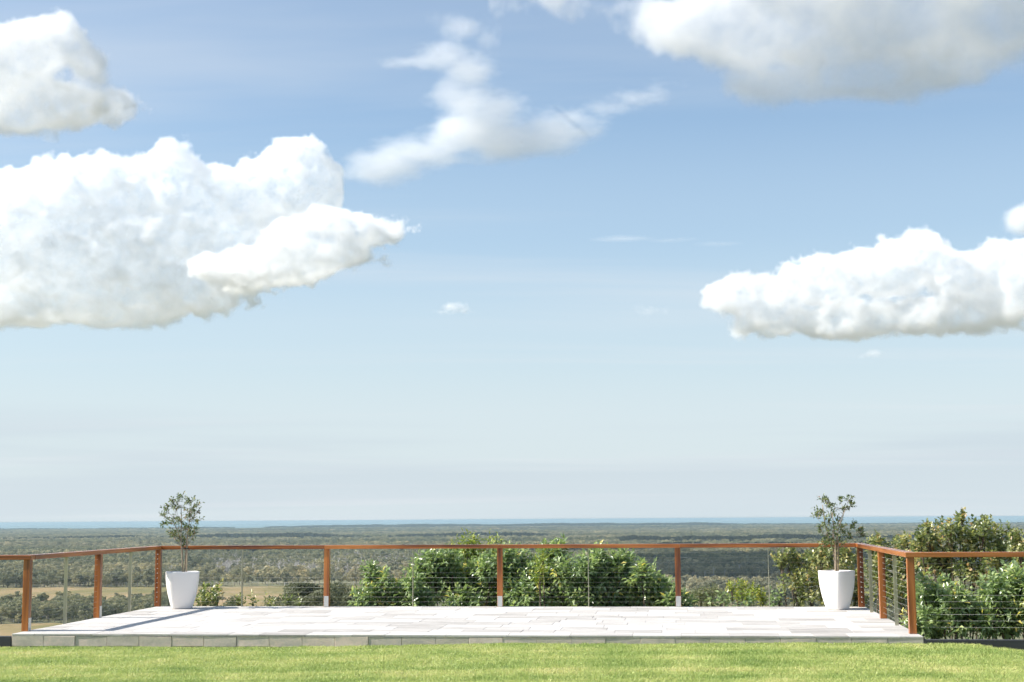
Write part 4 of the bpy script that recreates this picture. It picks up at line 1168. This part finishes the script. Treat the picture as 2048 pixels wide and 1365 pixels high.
G = 'cumulus clouds drifting over the coastal plain'
cloud('huge white cumulus cloud with flat grey underside, the largest bank in the sky',
      [(-40, 520, 90, 110), (30, 460, 120, 110), (120, 395, 80, 75), (190, 370, 75, 60), (260, 400, 80, 70), (345, 365, 85, 70), (440, 400, 90, 75), (505, 380, 50, 55),
       (590, 370, 85, 80), (640, 410, 45, 40), (420, 480, 170, 80), (200, 500, 200, 110), (230, 560, 260, 85), (60, 590, 190, 60), (600, 528, 95, 50, -190, 60), (700, 490, 75, 30, -190, 36), (650, 548, 62, 28, -190, 34), (510, 570, 95, 42, -190, 60), (640, 480, 50, 30, -150, 40)],
      12500.0, 0.017, base=655, billow=(260.0, 75.0), fray=(400.0, 240.0), edge=38, res=350, seed=1.0, group=G)
cloud('rounded white cloud cut off by the frame edge above the largest bank',
      [(-20, 150, 90, 95), (60, 100, 90, 60), (130, 95, 60, 50), (170, 130, 50, 50), (235, 200, 40, 28), (120, 205, 110, 50), (30, 235, 110, 36)],
      3500.0, 0.036, billow=(90.0, 26.0), fray=(130.0, 62.0), edge=16, res=190, seed=2.3, group=G)
cloud('broad soft grey-bellied cloud hanging from the top edge of the sky',
      [(1430, 40, 130, 85), (1600, 50, 200, 100), (1800, 20, 220, 110), (1990, 40, 150, 90), (1550, 158, 95, 44), (1700, 150, 180, 56), (1880, 128, 140, 48), (2070, 160, 30, 50), (1750, -110, 420, 110), (1260, 5, 120, 28), (1140, -6, 90, 18), (1330, 30, 80, 45)],
      3200.0, 0.014, billow=(120.0, 26.0), fray=(170.0, 92.0), edge=30, res=230, seed=3.1, group=G)
cloud('bright white cumulus cloud low over the sea with several rounded towers',
      [(1480, 600, 60, 42), (1560, 590, 70, 42), (1640, 570, 80, 55), (1715, 545, 65, 50), (1790, 545, 70, 55), (1850, 520, 65, 50), (1920, 550, 80, 55), (2000, 535, 75, 50), (2100, 560, 120, 80), (1650, 640, 170, 36), (1880, 630, 190, 42)],
      7700.0, 0.023, base=692, billow=(150.0, 50.0), fray=(220.0, 130.0), edge=24, res=250, seed=4.7, group=G)
cloud('torn thin wisp of cloud curving across the middle of the blue sky',
      [(815, 123, 50, 18), (880, 112, 58, 32), (935, 145, 50, 34), (905, 180, 45, 30), (940, 210, 42, 36), (985, 225, 55, 32), (950, 265, 85, 42), (1005, 290, 75, 36), (905, 290, 80, 28), (850, 308, 80, 27), (785, 328, 70, 24), (742, 344, 45, 16),
       (1060, 285, 62, 30), (1110, 260, 56, 32), (1150, 235, 50, 28), (1205, 213, 58, 25), (1260, 192, 58, 21), (1308, 177, 34, 16)],
      4500.0, 0.011, billow=(120.0, 14.0), fray=(170.0, 104.0), edge=50, res=270, seed=5.2, thin=1.0, stretch=(1.9, 1.0, 0.8), grow=1.26, group=G)
cloud('small ragged scrap of cloud above the torn wisp', [(930, 52, 55, 26), (975, 78, 24, 28), (895, 38, 36, 18)],
      4500.0, 0.010, billow=(110.0, 14.0), fray=(170.0, 78.0), edge=60, grow=1.1, res=80, seed=6.2, thin=1.0, group=G)
cloud('thin flat streak of cloud level with the top of the bright cumulus', [(1250, 478, 90, 8), (1330, 481, 70, 7), (1430, 488, 60, 7)],
      9000.0, 0.0045, billow=(150.0, 8.0), fray=(240.0, 26.0), edge=24, res=130, seed=13.3, thin=1.0, stretch=(3.0, 1.0, 0.6), group=G)
cloud('tiny white puff of cloud alone low in the middle of the sky', [(905, 614, 26, 12), (920, 622, 26, 7), (885, 624, 20, 5)],
      9000.0, 0.02, billow=(60.0, 20.0), fray=(80.0, 30.0), edge=40, res=60, seed=7.7, thin=1.0, group=G)
cloud('tiny white puff of cloud just under the bright cumulus', [(1745, 708, 28, 9), (1725, 712, 18, 6)],
      6200.0, 0.02, billow=(50.0, 14.0), fray=(60.0, 22.0), edge=32, res=60, seed=8.1, thin=1.0, group=G)
cloud('faint smudge of cloud low to the side of the bright cumulus', [(1300, 622, 36, 11), (1275, 615, 18, 9)],
      9000.0, 0.006, billow=(60.0, 20.0), fray=(80.0, 36.0), edge=50, res=60, seed=9.4, thin=1.0, group=G)
cloud('dull grey cloud shoulder at the frame edge behind the bright cumulus', [(2050, 440, 42, 32), (2100, 430, 60, 40)],
      9000.0, 0.012, billow=(100.0, 30.0), fray=(100.0, 40.0), edge=50, res=70, seed=10.2, thin=1.0, group=G)

cloud('broad cloud drifting overhead, out of the photo, that shades the middle forest',
      [(-1900, 2150, 2050, 480, 420, 170), (-1500, 2350, 2080, 430, 380, 180), (-1150, 2150, 2040, 330, 330, 140), (-1650, 2600, 2060, 420, 260, 150)],
      2900.0, 0.02, billow=(300.0, 80.0), fray=(300.0, 150.0), edge=80, res=70, seed=12.2, dist_is_view=False, group=G)
